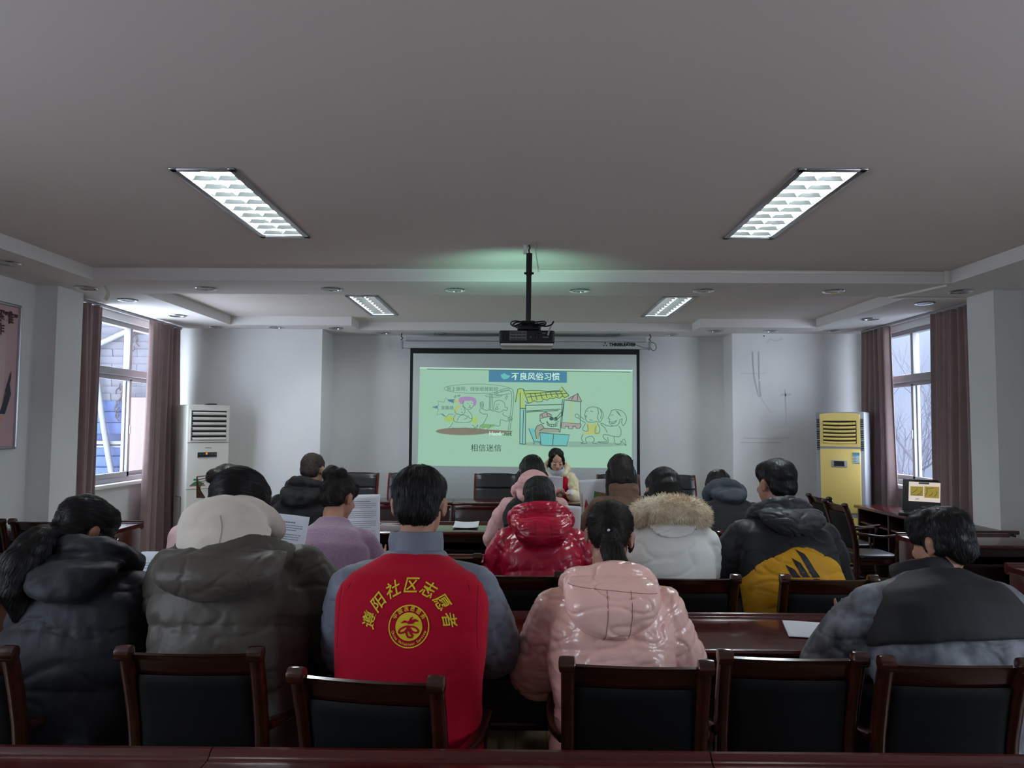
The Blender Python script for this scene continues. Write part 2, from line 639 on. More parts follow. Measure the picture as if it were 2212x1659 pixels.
# ------------------------------------------------------------------ recessed downlights
dl = None
spots = [(-2.641, 6.12), (-1.581, 6.12), (-.529, 6.12), (.516, 6.12), (1.56, 6.1), (2.644, 6.1), (3.70, 6.08),
         (-3.66, 6.11), (-3.62, 6.70), (-3.6, 7.66), (-3.667, 5.16), (3.72, 6.66), (3.695, 7.64), (3.71, 8.62),
         (-3.56, 8.56), (-2.856, 8.58), (-2.165, 8.6), (-1.665, 9.02), (-.965, 9.06), (1.196, 9.06), (1.912, 9.04), (2.36, 8.68), (3.01, 8.66),
         (.16, 9.06)]
names = {0: 'leftmost round downlight under the cross beam', 1: 'second round downlight from the left under the cross beam', 2: 'third round downlight from the left under the cross beam, left of the projector pole',
         3: 'round downlight under the cross beam just right of the projector pole', 4: 'round downlight under the cross beam above the lamp right of the projector', 5: 'round downlight at the right end of the cross beam',
         6: 'round downlight in the right ceiling border beside the right pillar', 7: 'round downlight with a torn paint strip at the corner above the left pillar', 8: 'round downlight above the left window, nearer one', 9: 'round downlight above the dark curtain left of the air conditioner',
         10: 'round downlight half cut by the left edge of the picture', 11: 'round downlight above the near half of the right window', 12: 'round downlight above the far curtain of the right window', 13: 'round downlight in the far right ceiling corner',
         14: 'round downlight in the far left ceiling corner', 15: 'round downlight in the far border, second from the left corner', 16: 'round downlight in the far border beside the left wall return', 17: 'round downlight in the far border left of the screen case',
         18: 'round downlight above the left half of the screen case', 19: 'round downlight above the right half of the screen case', 20: 'round downlight in the far border right of the screen case', 21: 'round downlight in the far border beside the right wall return', 22: 'round downlight above the tape traces on the back wall',
         23: 'round downlight behind the projector'}
for i, (x, y) in enumerate(spots):
    if dl is None:
        dl = thing('downlight', names[0], 'downlight', (x, y, ZL), 0, 'round ceiling downlights')
        MB().lathe([(.062, -.001), (.086, -.001), (.090, -.006), (.084, -.011), (.064, -.008), (.062, -.001)], n=32, cap=False).build('trim_ring', 'metal', dl)
        MB().lathe([(.0635, -.002), (.0635, -.004)], n=28).build('lens', M.setdefault('lens', mat('frosted_lamp_glass', (176, 178, 182), rough=.25)), dl, smooth=20)
    else:
        copy_tree(dl, loc=(x, y, ZL), label=names[i])

# ------------------------------------------------------------------ cable trunking on the beam
t = MB()
t.box((1.80, 5.772, 2.815), (3.26, .016, .026), bev=.003)
t.box((3.405, 5.77, 2.78), (.05, .02, .10), bev=.003)
t.tube([(3.42, 5.80, 2.722), (3.30, 6.20, 2.722), (3.24, 6.36, 2.722)], .010, n=6)
t.tube([(3.24, 6.36, 2.722), (3.75, 6.37, 2.722), (3.92, 6.37, 2.72)], .008, n=6)
tag(t.build('cable_trunking', 'offwhite'), 'thin white cable trunking along the top edge of the cross beam, right side', 'cable trunking')
tw = MB().tube([(.115, 4.90, 2.828), (.125, 5.2, 2.826), (.16, 5.76, 2.81)], .003, n=6)
tag(tw.build('cable', 'silver'), 'thin cable running over the ceiling from the projector pole to the beam', 'cable')
# loose strip of paint hanging at the left ceiling corner
st = MB().grid(lambda u, v: (-3.47 + .035 * u + .03 * math.sin(3 * v), 6.04 - .01 * v, 2.735 - .125 * v + .01 * math.sin(5 * u)), 4, 10)
o = st.build('paint_strip', 'offwhite')
sm = o.modifiers.new('thickness', 'SOLIDIFY')
sm.thickness = .002
tag(o, 'torn strip of white paint hanging at the left end of the beam', 'paint strip')

# ------------------------------------------------------------------ curtains


def curtain(label, x, y0, y1, ztop, zbot, folds, amp, seed, side, flare=0.0):
    rr = np.random.default_rng(seed)
    ph = rr.uniform(0, 6.28, 4)
    nu, nv = 110, 30

    def fn(u, v):
        z = ztop + (zbot - ztop) * v
        yc = y0 + (y1 - y0) * u
        spread = 1 + flare * v
        ycen = (y0 + y1) / 2
        yy = ycen + (yc - ycen) * spread
        a = amp * (0.55 + 0.6 * v)
        s = math.sin(folds * 6.283 * u + ph[0] + .5 * math.sin(2.2 * u * 6.28 + ph[1]))
        d = a * (np.sign(s) * abs(s) ** .75) + .016 * math.sin(folds * 2.3 * 6.283 * u + ph[2]) * (1 - .5 * v)
        d += .014 * math.sin(3 * v + 5 * u + ph[3])
        return (x + side * -d, yy + .008 * math.sin(9 * u + 4 * v + ph[1]), z + .004 * math.sin(folds * 6.28 * u))
    o = MB().grid(fn, nu, nv).build('curtain', 'curtain', smooth=180)
    sm = o.modifiers.new('thickness', 'SOLIDIFY')
    sm.thickness = .005
    # hem band with the folds
    return tag(o, label, 'curtain', 'dark taupe window curtains')


curtain('dark curtain at the near end of the left window, beside the pillar', -4.02, 6.46, 6.96, 2.70, .07, 4, .038, 3, -1)
curtain('wide dark curtain between the left window and the white air conditioner', -3.99, 7.86, 8.62, 2.70, .07, 5, .055, 4, -1, .12)
curtain('dark curtain between the yellow air conditioner and the right window', 4.08, 8.02, 8.62, 2.70, .07, 5, .045, 5, 1, .05)
curtain('dark curtain at the near end of the right window, beside the pillar', 4.07, 6.50, 7.16, 2.70, .07, 5, .042, 6, 1, .06)
for s in (-1, 1):
    x = -4.02 if s < 0 else 4.08
    tr = MB().box((x, 7.55, 2.716), (.03, 2.2, .024), bev=.003)
    tag(tr.build('curtain_track', 'frame'), 'white curtain track above the %s window' % ('left' if s < 0 else 'right'), 'curtain track')

# ------------------------------------------------------------------ poster on the left wall
PX = -4.018
po = thing('poster', 'framed pink notice poster on the left wall, cut by the picture edge', 'poster', (PX, 5.2, 1.95))


def pw(u, v, w=0.0):
    return (w, u, v)


M['posterpink'] = mat('dusty_pink_poster_print', (196, 160, 164), rough=.35, var=.05, vscale=3)
M['posterpanel'] = mat('pale_pink_poster_panel', (206, 176, 178), rough=.35)
M['posterred'] = mat('dark_maroon_print', (70, 24, 34), rough=.5)
M['posternavy'] = mat('navy_print', (40, 44, 66), rough=.5)
M['posterskin'] = mat('peach_print', (206, 150, 128), rough=.5)
MB().box((-.004, 0, 0), (.012, 1.26, 1.13)).build('board', 'posterpink', po, smooth=0)
fr = MB()
for s in (-1, 1):
    fr.tube([(0.006, -.63, s * .565), (0.006, .63, s * .565)], .013, n=8)
    fr.tube([(0.006, s * .63, -.565), (0.006, s * .63, .565)], .013, n=8)
fr.build('frame', 'alu', po)
MB().prism([(-.6, -.40), (.40, -.40), (.48, -.30), (.48, .33), (-.6, .33)], .002, lambda u, v, w: (.003 + w, u, v)).build('text_panel', 'posterpanel', po, smooth=0)
for body, size, u, v, al in (('忧解难”', .105, .60, .455, 'RIGHT'), ('工作', .098, .455, .355, 'RIGHT')):
    add_text(MB(), body, size, lambda a, b, u=u, v=v: (.0066, a + u, b + v), bold=.003, align='RIGHT').build('poster_title', 'posterred', po, smooth=0, fixn=False)
for body, v in (('、', .16), ('时', .06), ('肃', -.01), ('群', -.08)):
    add_text(MB(), body, .045, lambda a, b, v=v: (.0066, a + .40, b + v)).build('poster_text', 'posternavy', po, smooth=0, fixn=False)
for v in (-.20, -.25, -.30):
    add_text(MB(), '会', .03, lambda a, b, v=v: (.0066, a + .36, b + v)).build('poster_text', 'posternavy', po, smooth=0, fixn=False)
MB().prism([(.50, -.12), (.52, -.13), (.55, -.02), (.55, .04)][::-1] + [(.46, -.22)], .001, lambda u, v, w: (.0075 + w, u, v)).build('poster_pen', 'posternavy', po, smooth=0)
MB().prism([(.44, -.30), (.50, -.30), (.56, -.14), (.54, -.06), (.47, -.22)], .001, lambda u, v, w: (.0068 + w, u, v)).build('poster_sleeve', 'posternavy', po, smooth=0)
MB().prism([(.38, -.42), (.42, -.42), (.49, -.315), (.44, -.305), (.385, -.35)], .001, lambda u, v, w: (.0068 + w, u, v)).build('poster_hand', 'posterskin', po, smooth=0)
# ------------------------------------------------------------------ desks
DW = 1.232


def make_desk(w, label, loc, group='dark red desks in rows'):
    t = thing('desk', label, 'desk', loc, 0, group)
    d = .49
    mb = MB()
    # slab with rounded near edge (profile swept along x)
    prof = [(.0, .738), (.0, .748), (.006, .757), (.016, .760), (d - .04, .760), (d - .04, .728), (.016, .728), (.006, .731)]
    rings = [[(x, y, z) for y, z in prof] for x in (-w / 2 + .0015, w / 2 - .0015)]
    mb.rings(rings)
    mb.build('desktop', 'desk', t, smooth=30)
    prof = [(d - .045, .728), (d - .045, .758), (d - .041, .764), (d - .034, .766), (d - .030, .772), (d - .020, .778), (d - .008, .778), (d, .770), (d, .72), (d - .02, .71)]
    MB().rings([[(x, y, z) for y, z in prof] for x in (-w / 2 + .0015, w / 2 - .0015)]).build('edge_moulding', 'desk', t, smooth=30)
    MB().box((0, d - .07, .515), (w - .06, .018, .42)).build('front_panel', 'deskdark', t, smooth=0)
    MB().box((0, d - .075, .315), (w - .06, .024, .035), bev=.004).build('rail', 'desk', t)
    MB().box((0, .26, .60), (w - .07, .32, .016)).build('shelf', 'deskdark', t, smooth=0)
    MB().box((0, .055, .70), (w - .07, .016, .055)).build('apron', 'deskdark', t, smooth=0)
    for s in (-1, 1):
        sp = MB().box((s * (w / 2 - .022), .25, .364), (.036, .40, .728), bev=.004)
        sp.build('side_panel', 'desk', t)
        MB().box((s * (w / 2 - .024), .25, .035), (.046, .43, .07), bev=.006).build('foot', 'desk', t)
    return t


CX = -.136
rows = [(1.385, 'front edge of the picture', [-1, 0, 1]), (2.76, 'behind', [-1, 0, 1]), (4.155, 'second', [-1, 0, 1]), (5.71, 'third', [-1, 0, 1])]
dlab = {
    (0, -1): 'nearest dark red desk at the bottom left corner of the picture', (0, 0): 'nearest dark red desk at the bottom centre of the picture', (0, 1): 'nearest dark red desk at the bottom right corner of the picture',
    (1, -1): 'dark red desk in front of the woman in the grey brown puffer jacket', (1, 0): 'dark red desk between the red vest and the shiny pink jacket', (1, 1): 'dark red desk with bare glossy top right of the shiny pink jacket',
    (2, -1): 'dark red desk in front of the woman in the lilac coat', (2, 0): 'dark red desk in front of the crimson puffer jacket', (2, 1): 'dark red desk in front of the black and yellow jacket',
    (3, -1): 'dark red desk in front of the man with the shaved head', (3, 0): 'dark red desk with a loose white sheet, in front of the pink hood', (3, 1): 'dark red desk in front of the man in the grey hood'}
d0 = None
for r, (y, _, ks) in enumerate(rows):
    for k in ks:
        loc = (CX + k * DW, y, 0)
        if d0 is None:
            d0 = make_desk(DW, dlab[(r, k)], loc)
        else:
            copy_tree(d0, loc=loc, label=dlab[(r, k)])
ds = make_desk(.86, 'dark red side desk left, under the far end of the left window', (-3.53, 5.63, 0), 'dark red side desks')
copy_tree(ds, loc=(-3.51, 4.08, 0), label='dark red side desk cut by the left edge of the picture')
copy_tree(ds, loc=(3.36, 5.25, 0), label='dark red side desk right, before the right pillar')
copy_tree(ds, loc=(3.37, 4.0, 0), label='dark red side desk cut by the right edge of the picture')

# presenter's table
t = thing('head_table', 'long dark red head table in front of the projection screen', 'table', (-.695, 7.90, 0))
for s in (-1, 1):
    MB().box((s * .732, .215, .745), (1.46, .45, .03), bev=.006).build('tabletop', 'desk', t)
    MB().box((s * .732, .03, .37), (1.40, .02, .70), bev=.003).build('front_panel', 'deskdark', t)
    MB().box((s * .732, .015, .70), (1.40, .012, .045), bev=.003).build('trim_rail', 'desk', t)
    MB().box((s * .732, .015, .43), (1.40, .012, .03), bev=.003).build('trim_rail', 'desk', t)
for x in (-1.445, 0, 1.445):
    MB().box((x, .22, .365), (.036, .40, .73), bev=.003).build('side_panel', 'desk', t)

# laptop table by the right window
t = thing('side_table', 'dark red table under the right window with open shelf', 'table', (3.84, 6.97, 0))
MB().box((0, 0, .745), (.44, 1.96, .03), bev=.006).build('tabletop', 'desk', t)
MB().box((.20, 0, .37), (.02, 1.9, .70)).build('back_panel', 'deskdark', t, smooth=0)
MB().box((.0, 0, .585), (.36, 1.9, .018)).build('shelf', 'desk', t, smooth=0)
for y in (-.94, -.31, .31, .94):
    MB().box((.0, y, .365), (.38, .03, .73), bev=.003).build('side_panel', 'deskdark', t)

# ------------------------------------------------------------------ wooden armchairs


def make_chair():
    t = thing('chair', 'x', 'chair', (0, 0, 0), 0, 'wooden chairs with black padded backs')
    hw = .195
    # back posts: curved, rectangular section, rolled top
    prof = [(-.235, 0, .036), (-.215, .15, .038), (-.195, .32, .042), (-.188, .45, .046), (-.192, .56, .044), (-.212, .68, .042), (-.238, .78, .042), (-.262, .855, .042), (-.278, .895, .040), (-.292, .912, .034)]
    for s in (-1, 1):
        mb = MB()
        rings = []
        n = len(prof)
        for i, (y, z, th) in enumerate(prof):
            a = prof[max(i - 1, 0)]
            b = prof[min(i + 1, n - 1)]
            ty, tz = b[0] - a[0], b[1] - a[1]
            L = math.hypot(ty, tz)
            ny, nz = tz / L, -ty / L
            x = s * (hw - .004 * math.sin(z * 3))
            w2, h2 = .019, th / 2
            ring = []
            for (qx, qy) in ((-1, -.6), (-.6, -1), (.6, -1), (1, -.6), (1, .6), (.6, 1), (-.6, 1), (-1, .6)):
                ring.append((x + qx * w2, y + ny * qy * h2, z + nz * qy * h2))
            rings.append(ring)
        mb.rings(rings)
        mb.build('back_post', 'chairwood', t, smooth=50)
        MB().lathe([(.012, -.024), (.022, -.021), (.0235, -.012), (.0235, .012), (.022, .021), (.012, .024)], n=20, c=(s * hw, -.286, .905), rot=(0, R(90), 0)).build('post_scroll', 'chairwood', t, smooth=50)
    # top rail, gently bowed
    mb = MB()
    rings = []
    for i in range(13):
        u = i / 12
        x = -hw + .017 + (2 * hw - .034) * u
        bow = -.012 * math.sin(math.pi * u)
        ring = []
        for (y, z) in ((-.252, .835), (-.268, .872), (-.286, .896), (-.292, .902), (-.280, .905), (-.266, .892), (-.248, .862), (-.236, .835)):
            ring.append((x, y + bow, z))
        rings.append(ring)
    mb.rings(rings)
    mb.build('top_rail', 'chairwood', t, smooth=50)
    mb = MB()
    rings = []
    for i in range(11):
        u = i / 10
        x = -hw + .018 + (2 * hw - .036) * u
        bow = -.010 * math.sin(math.pi * u)
        rings.append([(x, y + bow, z) for (y, z) in ((-.208, .495), (-.216, .53), (-.190, .535), (-.182, .497))])
    mb.rings(rings)
    mb.build('lower_rail', 'chairwood', t, smooth=50)
    # padded back panel

    def pad(u, v, off):
        x = (-hw + .019) + (2 * hw - .038) * u
        z = .535 + .300 * v
        y = np.interp(z, [.45, .56, .68, .78, .855], [-.188, -.194, -.212, -.236, -.258]) - .010 * math.sin(math.pi * u)
        e = min(1, min(u, 1 - u) / .06) * min(1, min(v, 1 - v) / .06)
        return (x, y + off * (.55 + .45 * e), z)
    mb = MB()
    N = 16
    mb.grid(lambda u, v: pad(u, v, -.016), N, N)
    mb.grid(lambda u, v: pad(u, v, .022), N, N)
    mb.build('back_panel', 'panel', t, smooth=60)
    # seat
    mb = MB()
    mb.box((0, 0, .415), (.40, .40, .05), bev=.006)
    mb.build('seat_frame', 'chairwood', t)
    mb = MB()
    rings = []
    for (z, sc) in ((.438, .97), (.445, 1.0), (.458, 1.0), (.468, .97), (.474, .88), (.476, .5)):
        ring = []
        for j in range(32):
            a = 2 * math.pi * j / 32
            ca, sa = math.cos(a), math.sin(a)
            q = (abs(ca) ** 5 + abs(sa) ** 5) ** (-1 / 5)
            ring.append((.205 * sc * ca * q, .01 + .20 * sc * sa * q, z))
        rings.append(ring)
    mb.rings(rings)
    mb.build('seat', 'leather', t, smooth=60)
    for s in (-1, 1):
        MB().tube([(s * .178, .185, .40), (s * .180, .19, .2), (s * .182, .192, 0)], [.021, .019, .016], n=8).build('front_leg', 'chairwood', t, smooth=60)
        # armrest: sweeps from the back post to the front support
        arm = smooth_poly([(s * .200, -.205, .665), (s * .224, -.12, .655), (s * .236, .02, .640), (s * .234, .12, .648), (s * .230, .195, .655)], 5)
        rings = []
        for p in arm:
            rings.append([(p[0] + qx * .022, p[1], p[2] + qz * .012) for qx, qz in ((-1, -.3), (-.7, -1), (.7, -1), (1, -.3), (1, .4), (.7, 1), (-.7, 1), (-1, .4))])
        MB().rings(rings).build('armrest', 'chairwood', t, smooth=50)
        MB().tube(smooth_poly([(s * .229, .175, .645), (s * .230, .155, .57), (s * .214, .15, .48), (s * .195, .16, .41)], 4), .014, n=8).build('arm_support', 'chairwood', t, smooth=60)
        MB().box((s * .19, -.005, .20), (.02, .36, .024), bev=.003).build('stretcher', 'chairwood', t)
    return t


ch0 = make_chair()
first = True


def place_chair(x, y, rz, label):
    global first
    yy = y + .285 * math.cos(R(rz))
    xx = x - .285 * math.sin(R(rz))
    if first:
        ch0.location = (xx, yy, 0)
        ch0.rotation_euler = (0, 0, R(rz))
        ch0['label'] = label
        first = False
    else:
        copy_tree(ch0, loc=(xx, yy, 0), rz=R(rz), label=label)


# x, y of the middle of the top rail
place_chair(-1.685, 2.17, 3, 'wooden chair cut by the left edge, behind the woman with the long dark ponytail')
place_chair(-.962, 2.195, 0, 'wooden chair behind the woman in the grey brown puffer jacket, near desk')
place_chair(-.400, 1.985, -9, 'turned wooden chair behind the man in the red vest')
place_chair(.340, 2.115, -3, 'wooden chair behind the woman in the shiny pink jacket')
place_chair(.812, 2.20, -2, 'empty wooden chair between the shiny pink jacket and the man in black at right')
place_chair(1.262, 2.15, -2, 'wooden chair behind the man in the black and camouflage jacket')
place_chair(-.98, 3.34, 0, 'wooden chair behind the woman in the lilac coat')
place_chair(0.0, 3.36, -2, 'wooden chair behind the crimson puffer jacket')
place_chair(.785, 3.32, 0, 'wooden chair behind the white coat with the fur hood')
place_chair(1.395, 3.32, -1, 'wooden chair behind the man in the black and yellow jacket')
place_chair(-1.64, 3.34, 0, 'wooden chair hidden behind the grey brown puffer jacket, under the half-hidden pink woman')
place_chair(-.395, 3.80, 0, 'empty wooden chair pushed under the desk beyond the red vest')
place_chair(-1.53, 4.72, 0, 'wooden chair under the man with the shaved head')
place_chair(.10, 4.72, 0, 'wooden chair under the woman in the pink and black jacket')
place_chair(.76, 4.72, 0, 'wooden chair under the woman in the brown coat')
place_chair(1.49, 4.72, 0, 'wooden chair under the man in the grey hood')
place_chair(-3.27, 5.05, 0, 'wooden chair at the left side desk, right one of the pair')
place_chair(-3.72, 5.03, 0, 'wooden chair at the left side desk, cut by the picture edge')
place_chair(2.86, 6.66, -88, 'wooden chair drawn up to the laptop table, nearer one')
place_chair(2.96, 7.25, -84, 'wooden chair at the laptop table, farther one')

# ------------------------------------------------------------------ black leather head-table chairs


def make_exec():
    t = thing('armchair', 'x', 'chair', (0, 0, 0), 0, 'black leather armchairs at the head table')
    w = .45
    N = 14

    def back(u, v, front):
        x = (u - .5) * w
        z = .48 + .555 * v
        y = -.02 - .14 * v - .05 * max(0, v - .75)      # leans backwards; local -y is the sitter's back
        e = min(1, min(u, 1 - u) / .10)
        top = math.sqrt(max(0, 1 - max(0, (v - .88) / .12) ** 2))
        seam = min(1, abs(v - .70) / .025) * min(1, abs(v - .40) / .025)
        puff = (.02 + .02 * e) * (.35 + .65 * top) * (.72 + .28 * seam)
        return (x, y + (puff + .015 if front else -puff * .6), z - .012 * (abs(u - .5) * 2) ** 4 * (v > .9))
    mb = MB()
    mb.grid(lambda u, v: back(u, v, True), 18, 60)
    mb.grid(lambda u, v: back(u, v, False), 18, 60)
    mb.build('backrest', 'leather', t, smooth=75)
    for s in (-1, 1):
        pts = [(s * (w / 2 + .012), -.03, .0), (s * (w / 2 + .012), -.015, .35), (s * (w / 2 + .012), -.02, .48), (s * (w / 2 + .012), -.09, .75), (s * (w / 2 + .012), -.15, .95), (s * (w / 2 + .010), -.185, 1.03)]
        rings = []
        for p in smooth_poly(pts, 4):
            rings.append([(p[0] + qx * .014, p[1] + qy * .026, p[2]) for qx, qy in ((-1, -.7), (-.7, -1), (.7, -1), (1, -.7), (1, .7), (.7, 1), (-.7, 1), (-1, .7))])
        MB().rings(rings).build('side_rail', 'deskred', t, smooth=50)
        arm = smooth_poly([(s * .255, -.05, .66), (s * .265, .10, .665), (s * .265, .20, .655), (s * .26, .28, .62), (s * .255, .31, .50), (s * .25, .30, .0)], 5)
        MB().tube(arm, .022, n=8).build('armrest', 'deskred', t, smooth=60)
    MB().box((0, .155, .43), (.46, .35, .10), bev=.03, seg=3).build('seat', 'leather', t)
    MB().box((0, .155, .36), (.44, .32, .05), bev=.005).build('seat_frame', 'deskred', t)
    return t


M['deskred'] = wood_mat('red_brown_lacquered_wood', (84, 26, 18), (104, 34, 22), rough=.2, coat=.5)
ex = make_exec()
exs = [(-1.845, 8.50, 'black leather armchair at the head table, leftmost'), (-1.245, 8.54, 'black leather armchair second from the left, before the left edge of the screen'),
       (-.245, 8.52, 'black leather armchair third from the left, left of the pink hood'), (.42, 8.75, 'black leather armchair the reading presenter sits on'),
       (1.17, 8.52, 'black leather armchair partly hidden by the woman in the brown coat'), (1.80, 8.46, 'black leather armchair rightmost, behind the fur hood')]
for i, (x, y, lb) in enumerate(exs):
    # facing the audience (towards -y)
    yy = y - .16
    if i == 0:
        ex.location = (x, yy, 0)
        ex.rotation_euler = (0, 0, math.pi)
        ex['label'] = lb
    else:
        copy_tree(ex, loc=(x, yy, 0), rz=math.pi, label=lb)

# ------------------------------------------------------------------ floor-standing air conditioners
M['acline'] = mat('grey_panel_gap', (120, 120, 118), rough=.7)
M['green'] = mat('green_sticker_print', (38, 128, 84), rough=.5)
M['redink'] = mat('red_sticker_print', (186, 70, 60), rough=.5)
M['blueink'] = mat('light_blue_label', (110, 170, 196), rough=.5)
M['lcd'] = emat('lit_amber_display', (226, 150, 50), .9)
M['lcdwhite'] = emat('lit_white_display', (200, 205, 205), .8)

t = thing('air_conditioner', 'white floor-standing air conditioner in the left corner by the curtain', 'air conditioner', (-3.49, 8.27, 0), R(45))
# local: front faces -y, width along x
W, D, HT = .48, .35, 1.80
mb = MB().box((0, D / 2, HT / 2 + .03), (W, D, HT - .06), bev=.018, seg=3)
mb.build('body', 'offwhite', t)
MB().box((0, D / 2, .03), (W - .02, D - .02, .06), bev=.005).build('plinth', 'dark', t)
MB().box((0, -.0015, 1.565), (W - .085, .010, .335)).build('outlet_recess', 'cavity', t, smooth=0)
for i in range(6):
    z = 1.705 - i * .057
    lv = MB().grid(lambda u, v: ((u - .5) * (W - .10), -.010 - .016 * math.sin(math.pi * v) - .004 * math.sin(math.pi * u), z + .013 - .034 * v), 10, 6)
    lo = lv.build('louvre', 'offwhite', t, smooth=80)
    MB().box((0, -.024, z), (.018, .012, .02), bev=.003).build('louvre_tab', 'offwhite', lo)
fr = MB()
for s in (-1, 1):
    fr.box((s * (W / 2 - .036), -.006, 1.565), (.016, .014, .36), bev=.003)
    fr.box((0, -.006, 1.565 + s * .176), (W - .056, .014, .014), bev=.003)
fr.build('outlet_frame', 'offwhite', t)
MB().box((0, -.002, 1.375), (W - .004, .006, .004)).build('panel_gap', 'acline', t, smooth=0)
MB().box((0, -.002, .86), (W - .004, .006, .004)).build('panel_gap', 'acline', t, smooth=0)
MB().box((-.01, -.002, 1.235), (.215, .008, .062), bev=.002).build('display', 'black', t)
MB().box((-.02, -.0065, 1.25), (.022, .004, .022)).build('display_digits', 'lcd', t, smooth=0)
for x in (-.09, -.05, .04, .075):
    MB().box((x, -.0065, 1.243), (.006, .004, .006)).build('display_mark', 'silver', t, smooth=0)
MB().box((-.01, -.0065, 1.208), (.205, .004, .008)).build('display_strip', 'silver', t, smooth=0)
MB().box((0, -.0012, 1.315), (.075, .002, .007)).build('maker_mark', 'acline', t, smooth=0)
stk = MB().prism([(-.19, .905), (-.03, .905), (-.05, .925), (-.10, .95), (-.15, .935)], .001, lambda u, v, w: (u, -.001 - w, v))
stk.box((-.13, -.0018, .963), (.05, .002, .022)).box((-.075, -.0018, .965), (.012, .002, .012)).box((-.052, -.0018, .97), (.010, .002, .012))
stk.build('sticker', 'green', t, smooth=0)
MB().box((-.11, -.0018, .897), (.17, .002, .010)).build('sticker_text', 'redink', t, smooth=0)
# side intake slots
for s in (-1, 1):
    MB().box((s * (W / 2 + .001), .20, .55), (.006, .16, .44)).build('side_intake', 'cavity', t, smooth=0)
    for i in range(7):
        MB().box((s * (W / 2 + .004), .135 + i * .022, .55), (.006, .008, .43)).build('side_slat', 'offwhite', t, smooth=0)
cb = MB().tube([(.0, .12, 1.804), (.06, .16, 1.815), (.12, .10, 1.812), (.06, .05, 1.808), (0, .10, 1.806)], .008, n=6)
cb.build('top_cable', 'dark', t)

t = thing('air_conditioner', 'pale yellow and silver floor-standing air conditioner in the right corner', 'air conditioner', (3.585, 8.17, 0), R(-35))
W, D, HT = .51, .35, 1.76
MB().box((0, D / 2, HT / 2 + .02), (W, D, HT - .04), bev=.016, seg=3).build('body', 'silver', t)
MB().box((0, D / 2, .02), (W - .02, D - .02, .04)).build('plinth', 'dark', t)
YW = W - .135


def arch(z0, z1, hw, h, n=14):
    return [(-hw, z0), (hw, z0)] + [(hw * math.cos(math.pi * i / n), z1 + h * math.sin(math.pi * i / n)) for i in range(n + 1)]


MB().prism(arch(1.375, 1.73, YW / 2 + .02, .022), .012, lambda u, v, w: (u, -.001 - w, v)).build('outlet_panel', 'yellow', t, smooth=30)
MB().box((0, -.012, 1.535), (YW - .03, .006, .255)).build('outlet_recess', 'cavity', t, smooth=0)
for i in range(6):
    z = 1.635 - i * .042
    lv = MB().grid(lambda u, v: ((u - .5) * (YW - .04), -.018 - .014 * math.sin(math.pi * v), z + .012 - .026 * v + .010 * (1 - (2 * u - 1) ** 2) * -.6), 10, 6)
    lo = lv.build('louvre', 'yellow', t, smooth=80)
    MB().box((0, -.033, z - .004), (.016, .008, .016), bev=.003).build('louvre_tab', 'yellow', lo)
MB().box((0, -.006, 1.0), (YW + .04, .012, .70), bev=.005).build('front_panel', 'yellow', t)
MB().prism(arch(.10, .585, YW / 2 + .02, .02), .012, lambda u, v, w: (u, -.001 - w, v)).build('lower_panel', 'yellow', t, smooth=30)
for i in range(15):
    u = (i - 7) / 7
    hgt = .32 * math.sqrt(max(0, 1 - (u * .93) ** 2))
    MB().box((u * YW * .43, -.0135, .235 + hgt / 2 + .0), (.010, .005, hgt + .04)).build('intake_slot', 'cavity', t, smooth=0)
for s in (-1, 1):
    for j in range(3):
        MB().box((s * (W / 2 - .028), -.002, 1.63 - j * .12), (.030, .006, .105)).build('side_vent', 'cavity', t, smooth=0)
        for q in range(5):
            MB().box((s * (W / 2 - .028), -.0045, 1.59 - j * .12 + q * .02), (.030, .004, .005)).build('side_vent_slat', 'silver', t, smooth=0)
MB().box((-.01, -.016, 1.185), (.165, .010, .075), bev=.004).build('display_frame', 'silver', t)
MB().box((-.01, -.021, 1.188), (.105, .006, .055)).build('display', 'black', t, smooth=0)
for s in (-1, 1):
    for j in range(3):
        MB().lathe([(.005, 0), (.004, .004)], n=8, c=(-.01 + s * .068, -.021, 1.165 + j * .02), rot=(R(90), 0, 0)).build('button', 'white', t)
lb = MB().box((.165, -.0135, 1.255), (.070, .003, .12))
lbo = lb.build('energy_label', 'paper', t, smooth=0)
MB().box((.165, -.0155, 1.298), (.070, .002, .034)).build('label_header', 'blueink', lbo, smooth=0)
for j in range(4):
    MB().box((.150, -.0155, 1.27 - j * .018), (.028, .002, .008)).build('label_bar', 'blueink', lbo, smooth=0)
MB().box((.165, -.0155, 1.198), (.070, .002, .008)).build('label_footer', 'blueink', lbo, smooth=0)
MB().box((0, -.0125, 1.262), (.085, .002, .007)).build('maker_mark', 'offwhite', t, smooth=0)

# ------------------------------------------------------------------ laptop
t = thing('laptop', 'open black laptop showing the same slide, on the table under the right window', 'laptop', (3.84, 7.02, .762), R(-38))
# local: keyboard towards -y, screen at +y
MB().box((0, 0, .012), (.36, .25, .024), bev=.005).build('base', 'dark', t)
for r_ in range(5):
    for c_ in range(14):
        MB().box((-.153 + c_ * .0235, -.045 + r_ * .0225, .0265), (.019, .018, .005), bev=.0015, seg=1).build('key', 'keycap' if 'keycap' in M else M.setdefault('keycap', mat('dark_blue_grey_key', (60, 62, 72), rough=.35)), t, smooth=0)
MB().box((0, -.088, .0245), (.09, .05, .002)).build('touchpad', 'black', t, smooth=0)
tilt = R(14)


def sc(u, v, w=0.0):
    return (u, .118 + math.sin(tilt) * v - math.cos(tilt) * w, .022 + math.cos(tilt) * v + math.sin(tilt) * w)


